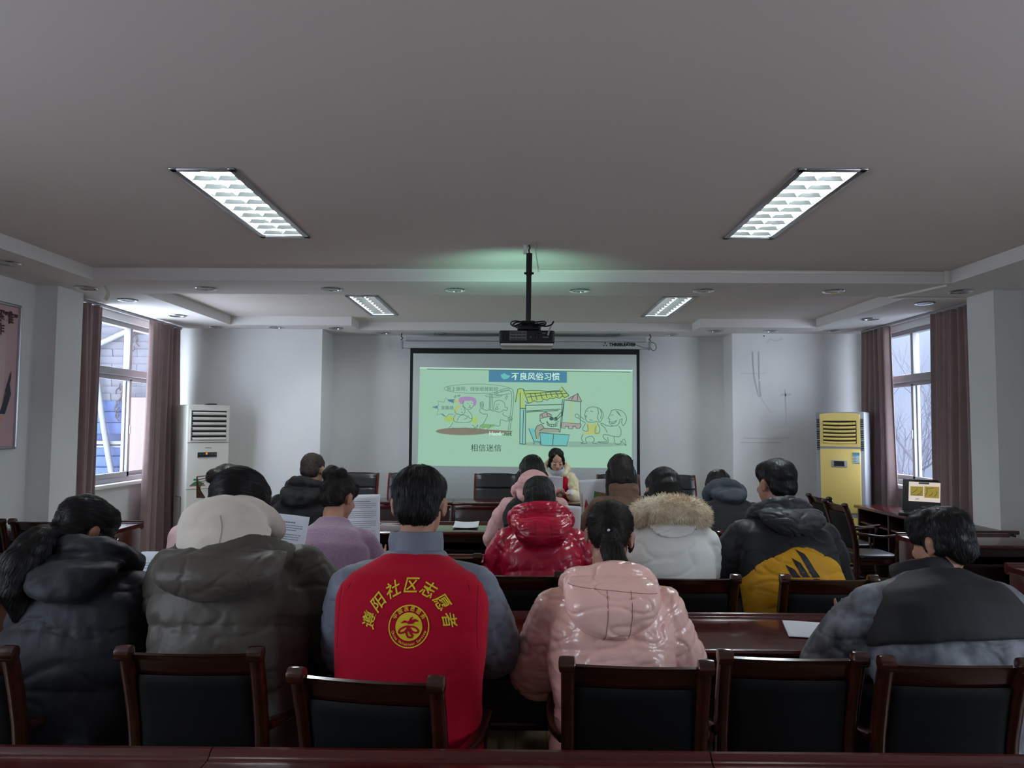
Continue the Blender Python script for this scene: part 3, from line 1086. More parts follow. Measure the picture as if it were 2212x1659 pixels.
lid = MB()
lid.box(sc(0, .155, -.006), (.38, .018, .315), rot=(-tilt, 0, 0), bev=.006)
lo = lid.build('lid', 'dark', t)
M['lapscreen'] = emat('lit_laptop_screen', (212, 200, 190), 1.0)
M['lapgold'] = emat('lit_ochre_picture', (150, 132, 60), 1.0)
M['lapdark'] = emat('lit_dark_line', (70, 74, 66), 1.0)
MB().prism([(-.135, .095), (.135, .095), (.135, .285), (-.135, .285)], .001, lambda u, v, w: sc(u, v, .0045 + w)).build('display', 'lapscreen', lo, smooth=0)
MB().prism([(-.12, .15), (-.01, .15), (-.01, .24), (-.12, .24)], .001, lambda u, v, w: sc(u, v, .006 + w)).build('display_picture', 'lapgold', lo, smooth=0)
MB().prism([(0.0, .135), (.125, .135), (.125, .245), (0.0, .245)], .001, lambda u, v, w: sc(u, v, .006 + w)).build('display_picture', 'lapgold', lo, smooth=0)
dk = MB()
dk.prism([(-.05, .265), (.04, .265), (.04, .283), (-.05, .283)], .001, lambda u, v, w: sc(u, v, .006 + w))
for a, b, c_, d_ in ((-.11, .17, -.06, .22), (-.06, .155, -.02, .20), (.01, .15, .02, .23), (.02, .22, .08, .235), (.04, .15, .07, .19), (.085, .15, .105, .20), (-.115, .152, -.015, .158), (-.075, .115, -.045, .122)):
    vs, fs = ribbon([(a, b), ((a + c_) / 2 + .01, (b + d_) / 2), (c_, d_)], .005)
    dk.add([sc(u, v, .0085) for u, v in vs], fs)
dk.build('display_drawing', 'lapdark', lo, smooth=0, fixn=False)
MB().prism([(-.022, .042), (.022, .042), (.022, .048), (-.022, .048)], .001, lambda u, v, w: sc(u, v, .0035 + w)).build('maker_mark', 'silver', lo, smooth=0)
cable = MB().tube(smooth_poly([(4.0, 6.9, .768), (4.02, 6.75, .77), (4.03, 6.7, .85), (4.04, 6.66, .80), (4.035, 6.6, .768)], 6), .004, n=6)
tag(cable.build('cable', 'black'), 'thin black cable curling beside the laptop on the window table', 'cable')

# ------------------------------------------------------------------ projector on its ceiling pole
t = thing('projector', 'dark grey projector hanging from the ceiling on a black pole', 'projector', (.062, 4.90, 0))
MB().box((0, .135, 2.182), (.375, .27, .088), bev=.012, seg=3).build('body', 'dark', t)
MB().box((0, .135, 2.131), (.355, .26, .016), bev=.004).build('underside', 'white', t)
MB().box((.0, -.002, 2.185), (.335, .008, .068)).build('rear_panel', 'black', t, smooth=0)
MB().box((-.06, -.0075, 2.187), (.115, .004, .062)).build('rating_label', 'silverdark' if 'silverdark' in M else M.setdefault('silverdark', mat('dim_grey_label', (92, 92, 94), rough=.5)), t, smooth=0)
lt = MB()
for j in range(3):
    for a, b in ((-.11, -.075), (-.07, -.035), (-.03, -.008)):
        lt.box(((a + b) / 2, -.0098, 2.205 - j * .02), (b - a, .002, .006))
lt.build('label_text', 'black', t, smooth=0)
po = MB()
for x, z, r_ in ((.045, 2.196, .006), (.065, 2.196, .006), (.045, 2.178, .006), (.065, 2.178, .006), (.088, 2.196, .0065), (.088, 2.178, .0065)):
    po.lathe([(r_, -.004), (r_, .004), (r_ * .5, .005)], n=12, c=(x, -.008, z), rot=(R(90), 0, 0))
po.build('socket', 'dark', t)
for x, z, w_ in ((.115, 2.205, .03), (.125, 2.178, .04), (.025, 2.178, .012)):
    MB().box((x, -.008, z), (w_, .008, .010), bev=.002).build('port', 'silverdark', t)
MB().box((.085, -.012, 2.212), (.026, .03, .022), bev=.003).build('plug', 'black', t)
MB().lathe([(.036, 0), (.036, .03), (.030, .035)], n=24, c=(-.07, .268, 2.19), rot=(R(-90), 0, 0)).build('lens', 'black', t)
MB().box((.01, .11, 2.252), (.15, .14, .032), bev=.006).build('bracket', 'black', t)
MB().box((.01, .10, 2.288), (.092, .09, .024), bev=.004).build('pole_foot', 'black', t)
MB().tube([(.01, .10, 2.29), (.013, .10, 2.63)], .0175, n=4).build('inner_pole', 'black', t, smooth=0)
MB().tube([(.013, .10, 2.62), (.015, .10, 2.775)], .0205, n=4).build('outer_pole', 'black', t, smooth=0)
MB().tube([(-.02, .10, 2.635), (.046, .10, 2.635)], .008, n=10).build('clamp_bolt', 'black', t)
MB().tube([(-.015, .10, 2.77), (-.012, .10, 2.83)], .012, n=8).build('ceiling_sleeve', 'white', t)
MB().tube(smooth_poly([(.015, .09, 2.77), (.012, .085, 2.795), (.018, .09, 2.81), (.012, .09, 2.83)], 5), .005, n=6).build('cable', 'black', t)
for q in range(4):
    a = .085 + .012 * q
    cpts = [(.01 + a * math.cos(w_) * 1.0, .10 + a * .8 * math.sin(w_), 2.262 + .008 * q + .008 * math.sin(3 * w_ + q)) for w_ in np.linspace(0, 6.28, 28)[:-1]]
    MB().tube(cpts, .0055, n=6, closed=True).build('cable_coil', 'black', t)
MB().tube(smooth_poly([(.07, .03, 2.275), (.12, -.02, 2.25), (.165, -.03, 2.262), (.178, -.02, 2.285)], 6), .0055, n=6).build('cable', 'black', t)
MB().tube(smooth_poly([(.178, -.02, 2.285), (.155, -.028, 2.24), (.140, -.02, 2.19)], 6), .006, n=6).build('cable', 'silver', t)
MB().tube(smooth_poly([(.04, .02, 2.25), (.08, -.03, 2.24), (.088, -.03, 2.215)], 6), .0055, n=6).build('cable', 'black', t)
# the projector lamp: main beam and the stray light that leaks past the lens
sp = bpy.data.lights.new('projector_light', 'SPOT')
sp.energy = 14
sp.color = (.42, 1.0, .74)
sp.spot_size = R(125)
sp.spot_blend = .85
sp.shadow_soft_size = .03
so = bpy.data.objects.new('projector_light', sp)
so.location = (-.008, 5.22, 2.20)
so.rotation_euler = (R(90 + 48), 0, 0)
COL.objects.link(so)

# ------------------------------------------------------------------ loose papers are added with the people
# ------------------------------------------------------------------ outside: left facade, right trees
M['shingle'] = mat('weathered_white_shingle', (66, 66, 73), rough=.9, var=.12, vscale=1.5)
M['bluesiding'] = mat('blue_metal_siding', (13, 42, 84), rough=.6, var=.1, vscale=2)
M['pinkwall'] = mat('pinkish_plaster', (86, 76, 74), rough=.9)
M['pipe'] = mat('pale_downpipe', (78, 79, 84), rough=.5)
M['vine'] = mat('dry_brown_vine', (40, 28, 30), rough=.9)
M['bark'] = mat('frosted_grey_bark', (58, 58, 68), rough=.9)
M['twig'] = mat('frosted_twig', (52, 52, 62), rough=.9)
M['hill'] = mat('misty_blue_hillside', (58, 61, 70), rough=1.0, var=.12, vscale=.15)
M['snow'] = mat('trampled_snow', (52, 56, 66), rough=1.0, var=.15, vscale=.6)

t = thing('building', 'neighbouring building with white shingled upper wall and blue siding, seen through the left window', 'building', (-8.2, 13.2, 0))
sh = MB()
for i in range(15):
    z = 1.98 + i * .135
    n = 14
    for j in range(n):
        x = -3 + j * .45 + (.2 if i % 2 else 0)
        sh.box((x, .02 + .01 * rng.random(), z + .07), (.444, .03, .15), rot=(R(9) + .03 * rng.random(), 0, .01 * rng.normal()))
sh.box((0, .15, 2.9), (7, .12, 2.4))
sh.build('shingle_wall', 'shingle', t, smooth=0)
bs = MB()
for i in range(13):
    z = -.60 + i * .20
    if 1.12 < z + .1 < 1.32:
        continue
    bs.box((0, .03, z + .1), (7, .05, .19), rot=(R(10), 0, 0))
bs.box((0, .15, .7), (7, .1, 2.6))
bs.build('blue_siding', 'bluesiding', t, smooth=0)
MB().box((0, -.02, 1.24), (7, .08, .06)).box((0, -.01, 1.17), (7, .06, .03)).build('white_band', 'pipe', t, smooth=0)
MB().box((1.55, -.1, .8), (.75, .25, 2.5)).build('plaster_pier', 'pinkwall', t, smooth=0)
MB().box((0, .2, -2), (7, .2, 4)).build('lower_wall', 'pinkwall', t, smooth=0)
MB().tube(smooth_poly([(1.35, -.06, 3.35), (.85, -.08, 3.12), (.55, -.1, 2.92), (.60, -.1, 2.5), (.85, -.12, 1.2), (1.08, -.12, .2)], 5), .05, n=10).build('downpipe', 'pipe', t, smooth=60)
vn = MB()
for q in range(26):
    x0 = 1.25 - .012 * q + .05 * rng.normal()
    z0 = 3.3 - .062 * q
    vn.tube([(x0, -.03, z0), (x0 + .03 * rng.normal(), -.06, z0 - .06), (x0 + .04 * rng.normal(), -.05, z0 - .13)], .012, n=4)
vn.build('dry_vine', 'vine', t, smooth=0)

g = MB().box((38, 45, -3.6), (76, 90, .2)).build('snowy_ground', 'snow', smooth=0)
struct(g)
hb = MB()


def hill_fn(u, v):
    x = 8 + 60 * u
    y = 60 + 6 * math.sin(3 * u)
    h = 15.5 + 3.5 * math.sin(7 * u + .5) + 1.2 * math.sin(23 * u)
    return (x, y + 20 * v, -3.7 + (h + 4) * math.sin(v * math.pi * .5))


hb.grid(hill_fn, 50, 10)
tag(hb.build('hillside', 'hill', smooth=180), 'misty blue hillside far beyond the right window', 'hill')


def tree(label, x, y, seed, h=7.5, lean=0.0):
    rr = random.Random(seed)
    t = thing('bare_tree', label, 'tree', (x, y, -3.5), 0, 'bare trees outside the right window')
    tr, tw = MB(), MB()

    def grow(p, d, L, r, depth):
        pts = [p]
        rad = [r]
        for i in range(4):
            d = (d + Vector((rr.uniform(-1, 1), rr.uniform(-1, 1), rr.uniform(-.4, .9))) * .16).normalized()
            p = p + d * (L / 4)
            pts.append(p)
            rad.append(r * (1 - .11 * (i + 1)))
        (tr if depth < 3 else tw).tube(pts, rad, n=6 if depth < 3 else 3)
        if depth >= 5:
            return
        for k in range(3 if depth else 4):
            q = rr.choice(pts[2:]) if depth else pts[2 + k % 3]
            nd = (d + Vector((rr.uniform(-1, 1), rr.uniform(-1, 1), rr.uniform(-.2, .8))) * .95).normalized()
            grow(q, nd, L * rr.uniform(.55, .78), r * .52, depth + 1)
    grow(Vector((0, 0, 0)), Vector((lean, 0, 1)).normalized(), h * .42, .11, 0)
    tr.build('trunk', 'bark', t, smooth=60)
    tw.build('twigs', 'twig', t, smooth=0)


tree('bare tree with thick branches nearest to the right window', 6.9, 12.9, 3, 8.5, -.15)
tree('bare tree with thin twigs standing behind the nearest one', 12.4, 23.5, 8, 9.0, .1)
tree('bare tree partly hidden by the near curtain of the right window', 11.2, 17.5, 15, 8.0, .2)
# ------------------------------------------------------------------ projection screen with the slide
SY = 9.05
t = thing('projection_screen', 'pull-down projection screen on the back wall showing a green-tinted cartoon slide', 'projection screen', (.09, SY, 0))
OX = .09
M['screencase'] = mat('pale_grey_screen_case', (176, 178, 180), rough=.45)
M['screencloth'] = mat('matt_screen_cloth', (196, 204, 202), rough=.9)
M['scrblack'] = mat('black_screen_border', (8, 8, 9), rough=.8)
MB().box((.01, .0, 2.583), (3.06, .10, .085), bev=.008).build('case', 'screencase', t)
MB().box((.01, .0, 2.66), (2.98, .04, .06), bev=.004).build('mounting_rail', 'screencase', t)
for s in (-1, 1):
    MB().box((.01 + s * 1.535, -.003, 2.583), (.02, .11, .095), bev=.004).build('end_cap', 'silver', t)
    hk = MB().tube(smooth_poly([(.01 + s * 1.54, 0, 2.73), (.01 + s * 1.55, -.01, 2.69), (.01 + s * 1.53, -.02, 2.665), (.01 + s * 1.55, -.02, 2.64)], 4), .006, n=6)
    hk.build('hook', 'black', t)
MB().tube(smooth_poly([(1.53, -.05, 2.63), (1.60, -.055, 2.61), (1.62, -.055, 2.55), (1.58, -.055, 2.52), (1.545, -.055, 2.56)], 6), .004, n=6).build('power_cable', 'black', t)
MB().tube(smooth_poly([(1.22, -.052, 2.63), (1.35, -.053, 2.60), (1.45, -.053, 2.56), (1.54, -.053, 2.55)], 6), .003, n=6).build('power_cable', 'black', t)
lg = MB()
add_text(lg, 'THREELEAVES', .052, lambda u, v: (u + 1.20, -.0512, v + 2.592), bold=.003)
lg.build('maker_name', 'scrblack', t, smooth=0, fixn=False)
lg = MB()
for a in (90, 210, 330):
    c, s = math.cos(R(a)), math.sin(R(a))
    lg.prism([(.004 * c, .004 * s), (.022 * math.cos(R(a - 22)), .022 * math.sin(R(a - 22))), (.03 * c, .03 * s), (.022 * math.cos(R(a + 22)), .022 * math.sin(R(a + 22)))], .0005, lambda u, v, w: (u + .99, -.0512 - w, v + 2.592))
lg.build('maker_mark', 'scrblack', t, smooth=0, fixn=False)
# cloth: black border, pale centre
x0, x1, z0, z1 = -1.335 - OX, 1.512 - OX, .56, 2.54
MB().box(((x0 + x1) / 2, .0, (z0 + z1) / 2), (x1 - x0, .004, z1 - z0)).build('border', 'scrblack', t, smooth=0)
MB().box(((x0 + x1) / 2, -.0028, (.60 + 2.475) / 2), (x1 - x0 - .075, .002, 2.475 - .60)).build('cloth', 'screencloth', t, smooth=0)
MB().tube([(x0 - .01, 0, .55), (x1 + .01, 0, .55)], .018, n=10).build('bottom_bar', 'screencase', t)

# slide coordinates: traced on a 1805 x 835 layout
SX0, SX1, SZ0, SZ1 = -1.213 - OX, 1.418 - OX, 1.085, 2.292


def S(zx, zy, w):
    return (SX0 + (zx - 190) / 1805 * (SX1 - SX0), -.0045 - w, SZ1 - (zy - 455) / 837 * (SZ1 - SZ0))


E1 = 1.0
M['sl_bg'] = emat('lit_slide_mint', (150, 192, 168), E1)
M['sl_white'] = emat('lit_slide_pale', (196, 232, 214), E1)
M['sl_line'] = emat('lit_slide_grey_line', (92, 122, 112), E1)
M['sl_dark'] = emat('lit_slide_dark_line', (66, 92, 88), E1)
M['sl_blue'] = emat('lit_slide_blue', (76, 130, 156), E1)
M['sl_cyan'] = emat('lit_slide_cyan', (108, 182, 180), E1)
M['sl_teal'] = emat('lit_slide_teal', (132, 188, 178), E1)
M['sl_yellow'] = emat('lit_slide_yellow_green', (160, 190, 112), E1)
M['sl_gold'] = emat('lit_slide_ochre', (172, 184, 112), E1)
M['sl_purple'] = emat('lit_slide_mauve', (158, 138, 176), E1)
M['sl_pink'] = emat('lit_slide_dull_pink', (160, 154, 150), E1)
M['sl_brown'] = emat('lit_slide_brown', (128, 122, 108), E1)
M['sl_tan'] = emat('lit_slide_tan', (146, 156, 138), E1)
M['sl_green'] = emat('lit_slide_green', (120, 168, 116), E1)
MB().prism([(190, 448), (2000, 462), (1990, 1302), (182, 1290)], .0006, lambda u, v, w: S(u, v, w)).build('slide', 'sl_bg', t, smooth=0)


def fill(name, m, *polys, w=.0012, k=0):
    mb = MB()
    for p in polys:
        if k:
            p = [tuple(q) for q in smooth_poly(p, k, True)]
        n0 = len(p)
        mb.add([S(a, b, w) for a, b in p], [tuple(range(n0))])
    return mb.build(name, m, t, smooth=0, fixn=False)


def strokes(name, m, lines, wd=5.0, w=.0024, k=5):
    mb = MB()
    for i, L in enumerate(lines):
        closed = len(L) > 2 and L[0] == L[-1]
        pts = smooth_poly(L[:-1] if closed else L, k, closed) if k and len(L) > 2 else L
        vs, fs = ribbon(pts, wd, closed)
        mb.add([S(a, b, w + .00004 * (i % 9)) for a, b in vs], fs)
    return mb.build(name, m, t, smooth=0, fixn=False)


def ell_pts(cx, cy, rx, ry, n=28, a0=0, a1=360):
    return [(cx + rx * math.cos(R(a0 + (a1 - a0) * i / n)), cy + ry * math.sin(R(a0 + (a1 - a0) * i / n))) for i in range(n + 1)]


strokes('slide_rule', 'sl_white', [[(190, 452), (2000, 466)]], 8, k=0)
strokes('slide_rule', 'sl_dark', [[(252, 462), (1980, 480)]], 5, k=0)
fill('title_banner', 'sl_blue', [(778, 468), (1442, 478), (1442, 574), (778, 570)])
fill('title_flower', 'sl_cyan', [(884, 530), (880, 508), (900, 500), (910, 492), (925, 505), (938, 512), (962, 514), (948, 535), (925, 545), (900, 545)], w=.002)
SXU = (SX1 - SX0) / 1805


def slide_text(name, m, body, cx, cy, size, bold=0.0, w=.0028, vertical=False):
    mb = MB()
    if vertical:
        for i, c in enumerate(body):
            add_text(mb, c, size, lambda u, v, i=i: S(cx + u, cy + i * size * 1.13 - v, w), bold=bold)
    else:
        add_text(mb, body, size, lambda u, v: S(cx + u, cy - v, w), bold=bold)
    return mb.build(name, m, t, smooth=0, fixn=False)


slide_text('slide_title', 'sl_white', '不良风俗习惯', 1175, 526, 69, 1.0)
slide_text('slide_caption', 'sl_dark', '相信迷信', 760, 1140, 66, .2)
slide_text('speech_text', 'sl_line', '别上医院，烧张纸就能好……', 680, 634, 40, .2)
slide_text('burst_text', 'sl_line', '发高烧', 428, 797, 36, .3)
slide_text('flag_text', 'sl_gold', '风水大仙', 1478, 768, 40, .4, vertical=True)
slide_text('web_text', 'sl_white', 'Hao6', 836, 1014, 48, 1.0)
slide_text('web_text', 'sl_dark', '.net', 938, 1014, 48, 1.2)

# left cartoon
fill('ground_patch', 'sl_brown', ell_pts(560, 996, 228, 32)[:-1], [(700, 975), (985, 990), (975, 1002), (700, 1015)])
fill('burst_shade', 'sl_blue', [(412, 708), (428, 722), (492, 722), (480, 755), (440, 740)], [(305, 790), (345, 780), (350, 800)], [(375, 845), (395, 850), (420, 872), (395, 865)])
fill('hair_fill', 'sl_purple', [(525, 735), (530, 708), (560, 700), (600, 697), (640, 702), (668, 716), (676, 745), (665, 775), (650, 778), (640, 735), (600, 735), (575, 735), (565, 755), (540, 762)], k=4)
fill('child_hair', 'sl_gold', [(488, 800), (500, 782), (530, 772), (548, 778), (520, 800), (500, 835), (490, 840)], [(480, 730), (525, 733), (528, 750), (485, 752)])
fill('nappy', 'sl_yellow', [(398, 880), (430, 865), (470, 868), (490, 905), (440, 915), (410, 905)], [(640, 880), (682, 870), (672, 935), (630, 905)], k=4)
fill('trousers_fill', 'sl_green', [(705, 945), (735, 930), (800, 935), (828, 930), (835, 950), (790, 962), (750, 965), (725, 975)])
strokes('cartoon_lines', 'sl_line', [
    ell_pts(678, 630, 280, 40, 40), ell_pts(820, 690, 70, 12, 20),
    ], 3.2)
strokes('cartoon_lines', 'sl_line', [
    [(302, 790), (355, 775), (345, 738), (400, 748), (412, 706), (438, 735), (490, 722)],
    [(302, 790), (352, 805), (340, 858), (385, 845), (420, 875), (440, 850), (480, 850)]], 4, k=0)
strokes('cartoon_lines', 'sl_line', [
    [(565, 735), (560, 765), (575, 790), (600, 808), (630, 800), (650, 775)], [(595, 760), (605, 757)], [(630, 755), (640, 757)], [(605, 795), (618, 788), (630, 792)], [(616, 770), (622, 778), (614, 782)],
    [(490, 810), (500, 840), (530, 852), (560, 850), (578, 830), (575, 800), (555, 778)], [(545, 808), (550, 806)], [(565, 812), (570, 810)], [(548, 832), (560, 834)],
    [(500, 850), (480, 890), (500, 915), (560, 922), (620, 915), (640, 880), (630, 845), (600, 815)], [(510, 905), (540, 860), (580, 858), (598, 880), (570, 892)], [(600, 860), (615, 880), (640, 885)],
    [(480, 915), (460, 950), (445, 965), (452, 985), (470, 988), (475, 970)], [(470, 965), (530, 970), (590, 965), (620, 985), (640, 992), (660, 960), (640, 940)], [(640, 992), (665, 965), (688, 940), (682, 960), (660, 990), (632, 994)],
    [(485, 700), (500, 690), (495, 708), (485, 700)], [(512, 693), (535, 684), (528, 696), (512, 693)],
    [(800, 672), (795, 812)], [(812, 672), (808, 812)], [(788, 672), (784, 810)],
    [(815, 665), (985, 640), (960, 990)], [(820, 680), (970, 655), (945, 990)], [(830, 690), (960, 670)], [(915, 715), (935, 680)], [(925, 722), (942, 690)], [(985, 640), (985, 660)],
    [(705, 760), (715, 745), (730, 742), (735, 770), (728, 800), (712, 790), (705, 760)], [(712, 750), (718, 785)], [(722, 748), (725, 790)],
    [(712, 800), (700, 820), (730, 845), (770, 850), (750, 900), (735, 930)], [(728, 805), (760, 815), (790, 810), (825, 825)],
    [(825, 780), (830, 745), (860, 728), (895, 735), (915, 760), (920, 790), (940, 790), (930, 815), (905, 808)], [(825, 780), (820, 805), (845, 825), (880, 828), (905, 808)], [(835, 800), (850, 793), (858, 805), (842, 808), (835, 800)], [(845, 760), (848, 770)], [(862, 755), (866, 766)], [(850, 775), (853, 785), (846, 786)],
    [(905, 830), (900, 850), (940, 870), (955, 880)], [(830, 945), (875, 945), (880, 895), (920, 905), (945, 905)], [(945, 880), (965, 868), (980, 880), (975, 900), (950, 905), (945, 880)], [(955, 885), (975, 885)], [(955, 893), (975, 893)],
    [(735, 930), (705, 955), (715, 990), (705, 1000), (745, 1003), (740, 975)], [(800, 935), (790, 962), (765, 980), (770, 1000)]], 4.4)
# right cartoon
M['sl_greygreen'] = emat('lit_slide_grey_green', (134, 168, 152), E1)
fill('ground_patch', 'sl_greygreen', ell_pts(1490, 1100, 460, 24)[:-1], w=.001)
fill('roof', 'sl_yellow', [(1005, 740), (1025, 630), (1070, 625), (1085, 645), (1380, 645), (1395, 605), (1460, 685), (1420, 712), (1380, 705), (1340, 712), (1280, 718), (1210, 728), (1150, 748), (1110, 750), (1085, 690), (1075, 740), (1085, 795), (1045, 795), (1050, 660), (1015, 745)])
fill('table_front', 'sl_cyan', [(1212, 1002), (1330, 1012), (1465, 1020), (1440, 1112), (1322, 1112), (1225, 1108)], [(1120, 968), (1165, 965), (1180, 1060), (1225, 1068), (1222, 1080), (1165, 1082)])
fill('post_fill', 'sl_teal', [(1050, 800), (1092, 800), (1092, 1100), (1045, 1098)])
fill('flag_top', 'sl_pink', [(1450, 712), (1535, 665), (1548, 690), (1568, 735), (1425, 720)])
fill('flag_fringe', 'sl_pink', [(1395, 915), (1560, 925), (1560, 960), (1540, 955), (1535, 962), (1510, 955), (1500, 965), (1470, 955), (1455, 965), (1430, 952), (1400, 960)])
fill('hat_fill', 'sl_pink', [(1212, 885), (1215, 850), (1250, 832), (1300, 838), (1318, 855), (1310, 862), (1250, 872)])
fill('robe_fill', 'sl_tan', [(1170, 985), (1190, 945), (1225, 930), (1250, 960), (1320, 968), (1380, 970), (1378, 1000), (1212, 1004), (1205, 1060), (1185, 1055)])
fill('jacket_fill', 'sl_gold', [(1605, 925), (1615, 915), (1650, 930), (1700, 920), (1705, 940), (1690, 990), (1730, 1000), (1720, 1015), (1580, 1012), (1585, 1000), (1625, 990)])
strokes('cartoon_lines', 'sl_dark', [
    [(1005, 745), (1025, 632), (1050, 625), (1070, 628), (1115, 750)], [(1070, 628), (1085, 645), (1180, 640), (1280, 650), (1380, 640), (1395, 606), (1460, 685)],
    [(1088, 735), (1110, 755), (1150, 740), (1165, 728), (1190, 742), (1230, 738), (1245, 715), (1275, 725), (1300, 705), (1330, 712), (1345, 695), (1380, 708), (1400, 690), (1425, 700), (1460, 685)],
    [(1105, 700), (1180, 690), (1250, 680), (1330, 672), (1440, 665)], [(1095, 670), (1200, 665), (1300, 655), (1410, 645)],
    [(1130, 665), (1150, 730)], [(1170, 662), (1190, 725)], [(1215, 660), (1235, 715)], [(1260, 657), (1275, 705)], [(1300, 655), (1320, 700)], [(1345, 650), (1370, 695)], [(1385, 645), (1410, 690)],
    [(1045, 660), (1045, 1098)], [(1092, 760), (1092, 1102)], [(1045, 795), (1090, 798)], [(1045, 1098), (1092, 1102)], [(1075, 810), (1068, 1095)],
    [(1098, 818), (1390, 800)], [(1098, 828), (1370, 812)], [(1405, 715), (1385, 1000)], [(1420, 712), (1400, 860)], [(1095, 770), (1400, 760)],
    [(1212, 905), (1215, 890), (1225, 920), (1250, 925)], [(1215, 850), (1255, 830), (1262, 825), (1275, 832), (1318, 855)], [(1250, 872), (1310, 862)], [(1230, 850), (1240, 870)], [(1270, 838), (1280, 862)], [(1215, 850), (1212, 885), (1250, 872)],
    [(1310, 865), (1340, 900), (1378, 905), (1345, 918)], [(1272, 905), (1290, 930), (1330, 930), (1362, 925), (1358, 945), (1310, 950), (1280, 940), (1272, 905)], [(1290, 930), (1292, 944)], [(1310, 932), (1312, 948)], [(1330, 930), (1332, 948)], [(1346, 928), (1347, 946)],
    [(1170, 985), (1190, 945), (1225, 930), (1250, 960)], [(1210, 985), (1250, 965), (1320, 968), (1375, 972), (1378, 1000)], [(1185, 1055), (1172, 985)], [(1340, 890), (1400, 820)], [(1345, 905), (1405, 845)],
    [(1212, 1002), (1330, 1012), (1465, 1020), (1440, 1112), (1322, 1112), (1225, 1108), (1212, 1002)], [(1330, 1012), (1322, 1112)], [(1120, 968), (1165, 1082), (1225, 1080)], [(1165, 1082), (1165, 1105)], [(1215, 1080), (1218, 1105)],
    [(1425, 722), (1565, 738)], [(1420, 730), (1400, 915), (1555, 925), (1558, 740)], [(1450, 712), (1535, 665), (1568, 735)], [(1500, 688), (1480, 720)], [(1535, 665), (1530, 728)],
    [(1395, 915), (1395, 960), (1425, 965), (1430, 945), (1455, 945), (1458, 968), (1490, 968), (1492, 945), (1515, 945), (1520, 962), (1545, 965), (1560, 950), (1560, 925)]], 6.0, k=0)
fill('sunglasses', 'sl_dark', ell_pts(1312, 882, 18, 16)[:-1], ell_pts(1348, 880, 14, 13)[:-1], w=.003)
strokes('cartoon_lines', 'sl_line', [
    [(1600, 880), (1595, 840), (1610, 800), (1650, 780), (1700, 785), (1735, 810), (1750, 850), (1735, 890), (1720, 910), (1690, 905), (1650, 912), (1615, 905), (1600, 880)], [(1700, 790), (1710, 830), (1700, 870), (1715, 900)], [(1725, 800), (1735, 840), (1725, 880)], [(1610, 820), (1625, 812)], [(1640, 815), (1665, 822)], [(1610, 850), (1600, 862), (1612, 868)], [(1635, 890), (1660, 895)],
    [(1510, 850), (1530, 842), (1545, 855), (1540, 875), (1520, 870), (1510, 850)], [(1540, 875), (1570, 900), (1600, 915)], [(1555, 860), (1590, 890)],
    [(1600, 920), (1575, 975), (1620, 985), (1615, 930)], [(1700, 920), (1720, 960), (1715, 1000), (1680, 1000), (1690, 940)], [(1580, 1012), (1565, 1050), (1580, 1080), (1560, 1090), (1610, 1092), (1600, 1050), (1650, 1030), (1675, 1060), (1660, 1090), (1700, 1095)],
    [(1820, 810), (1805, 850), (1790, 875), (1805, 885), (1800, 915), (1830, 940), (1870, 935), (1890, 900)], [(1820, 810), (1860, 800), (1910, 815), (1940, 850), (1945, 895), (1920, 938), (1905, 910), (1910, 880), (1885, 895)], [(1870, 815), (1900, 860)], [(1855, 808), (1890, 850)], [(1800, 905), (1830, 910), (1862, 895), (1845, 918), (1815, 920)], [(1820, 850), (1835, 845)],
    [(1830, 945), (1780, 940), (1740, 920), (1730, 930), (1760, 955), (1785, 1000)], [(1880, 940), (1900, 980), (1890, 1030), (1840, 1030), (1760, 1015), (1750, 1040), (1780, 1075), (1705, 1078), (1735, 1088), (1790, 1085), (1785, 1035)], [(1840, 1030), (1850, 1090), (1890, 1095), (1925, 1050), (1942, 1110), (1920, 1085), (1890, 1070)]], 5.4)
# ------------------------------------------------------------------ people: helpers
TEX = {}


def clouds(scale, depth=2):
    k = (scale, depth)
    if k not in TEX:
        t = bpy.data.textures.new('folds', 'CLOUDS')
        t.noise_scale = scale
        t.noise_depth = depth
        TEX[k] = t
    return TEX[k]


def capsule(mb, p, q, r1, r2, n=14, flat=1.0, up=None):
    """tapered closed limb from p to q; flat squeezes along 'up'"""
    p, q = Vector(p), Vector(q)
    t = (q - p)
    L = t.length
    t = t / max(L, 1e-6)
    u0 = Vector(up) if up is not None else (Vector((0, 0, 1)) if abs(t.z) < .9 else Vector((0, 1, 0)))
    s = t.cross(u0).normalized()
    u = s.cross(t).normalized()
    rings = []
    for a in (-85, -60, -35, -12):
        rings.append((p + t * (r1 * math.sin(R(a))), r1 * math.cos(R(a))))
    for i in range(1, 4):
        rings.append((p + t * (L * i / 4), r1 + (r2 - r1) * i / 4))
    for a in (12, 35, 60, 85):
        rings.append((q + t * (r2 * math.sin(R(a))), r2 * math.cos(R(a))))
    mb.rings([[c + s * (r * math.cos(2 * math.pi * j / n)) + u * (flat * r * math.sin(2 * math.pi * j / n)) for j in range(n)] for c, r in rings])


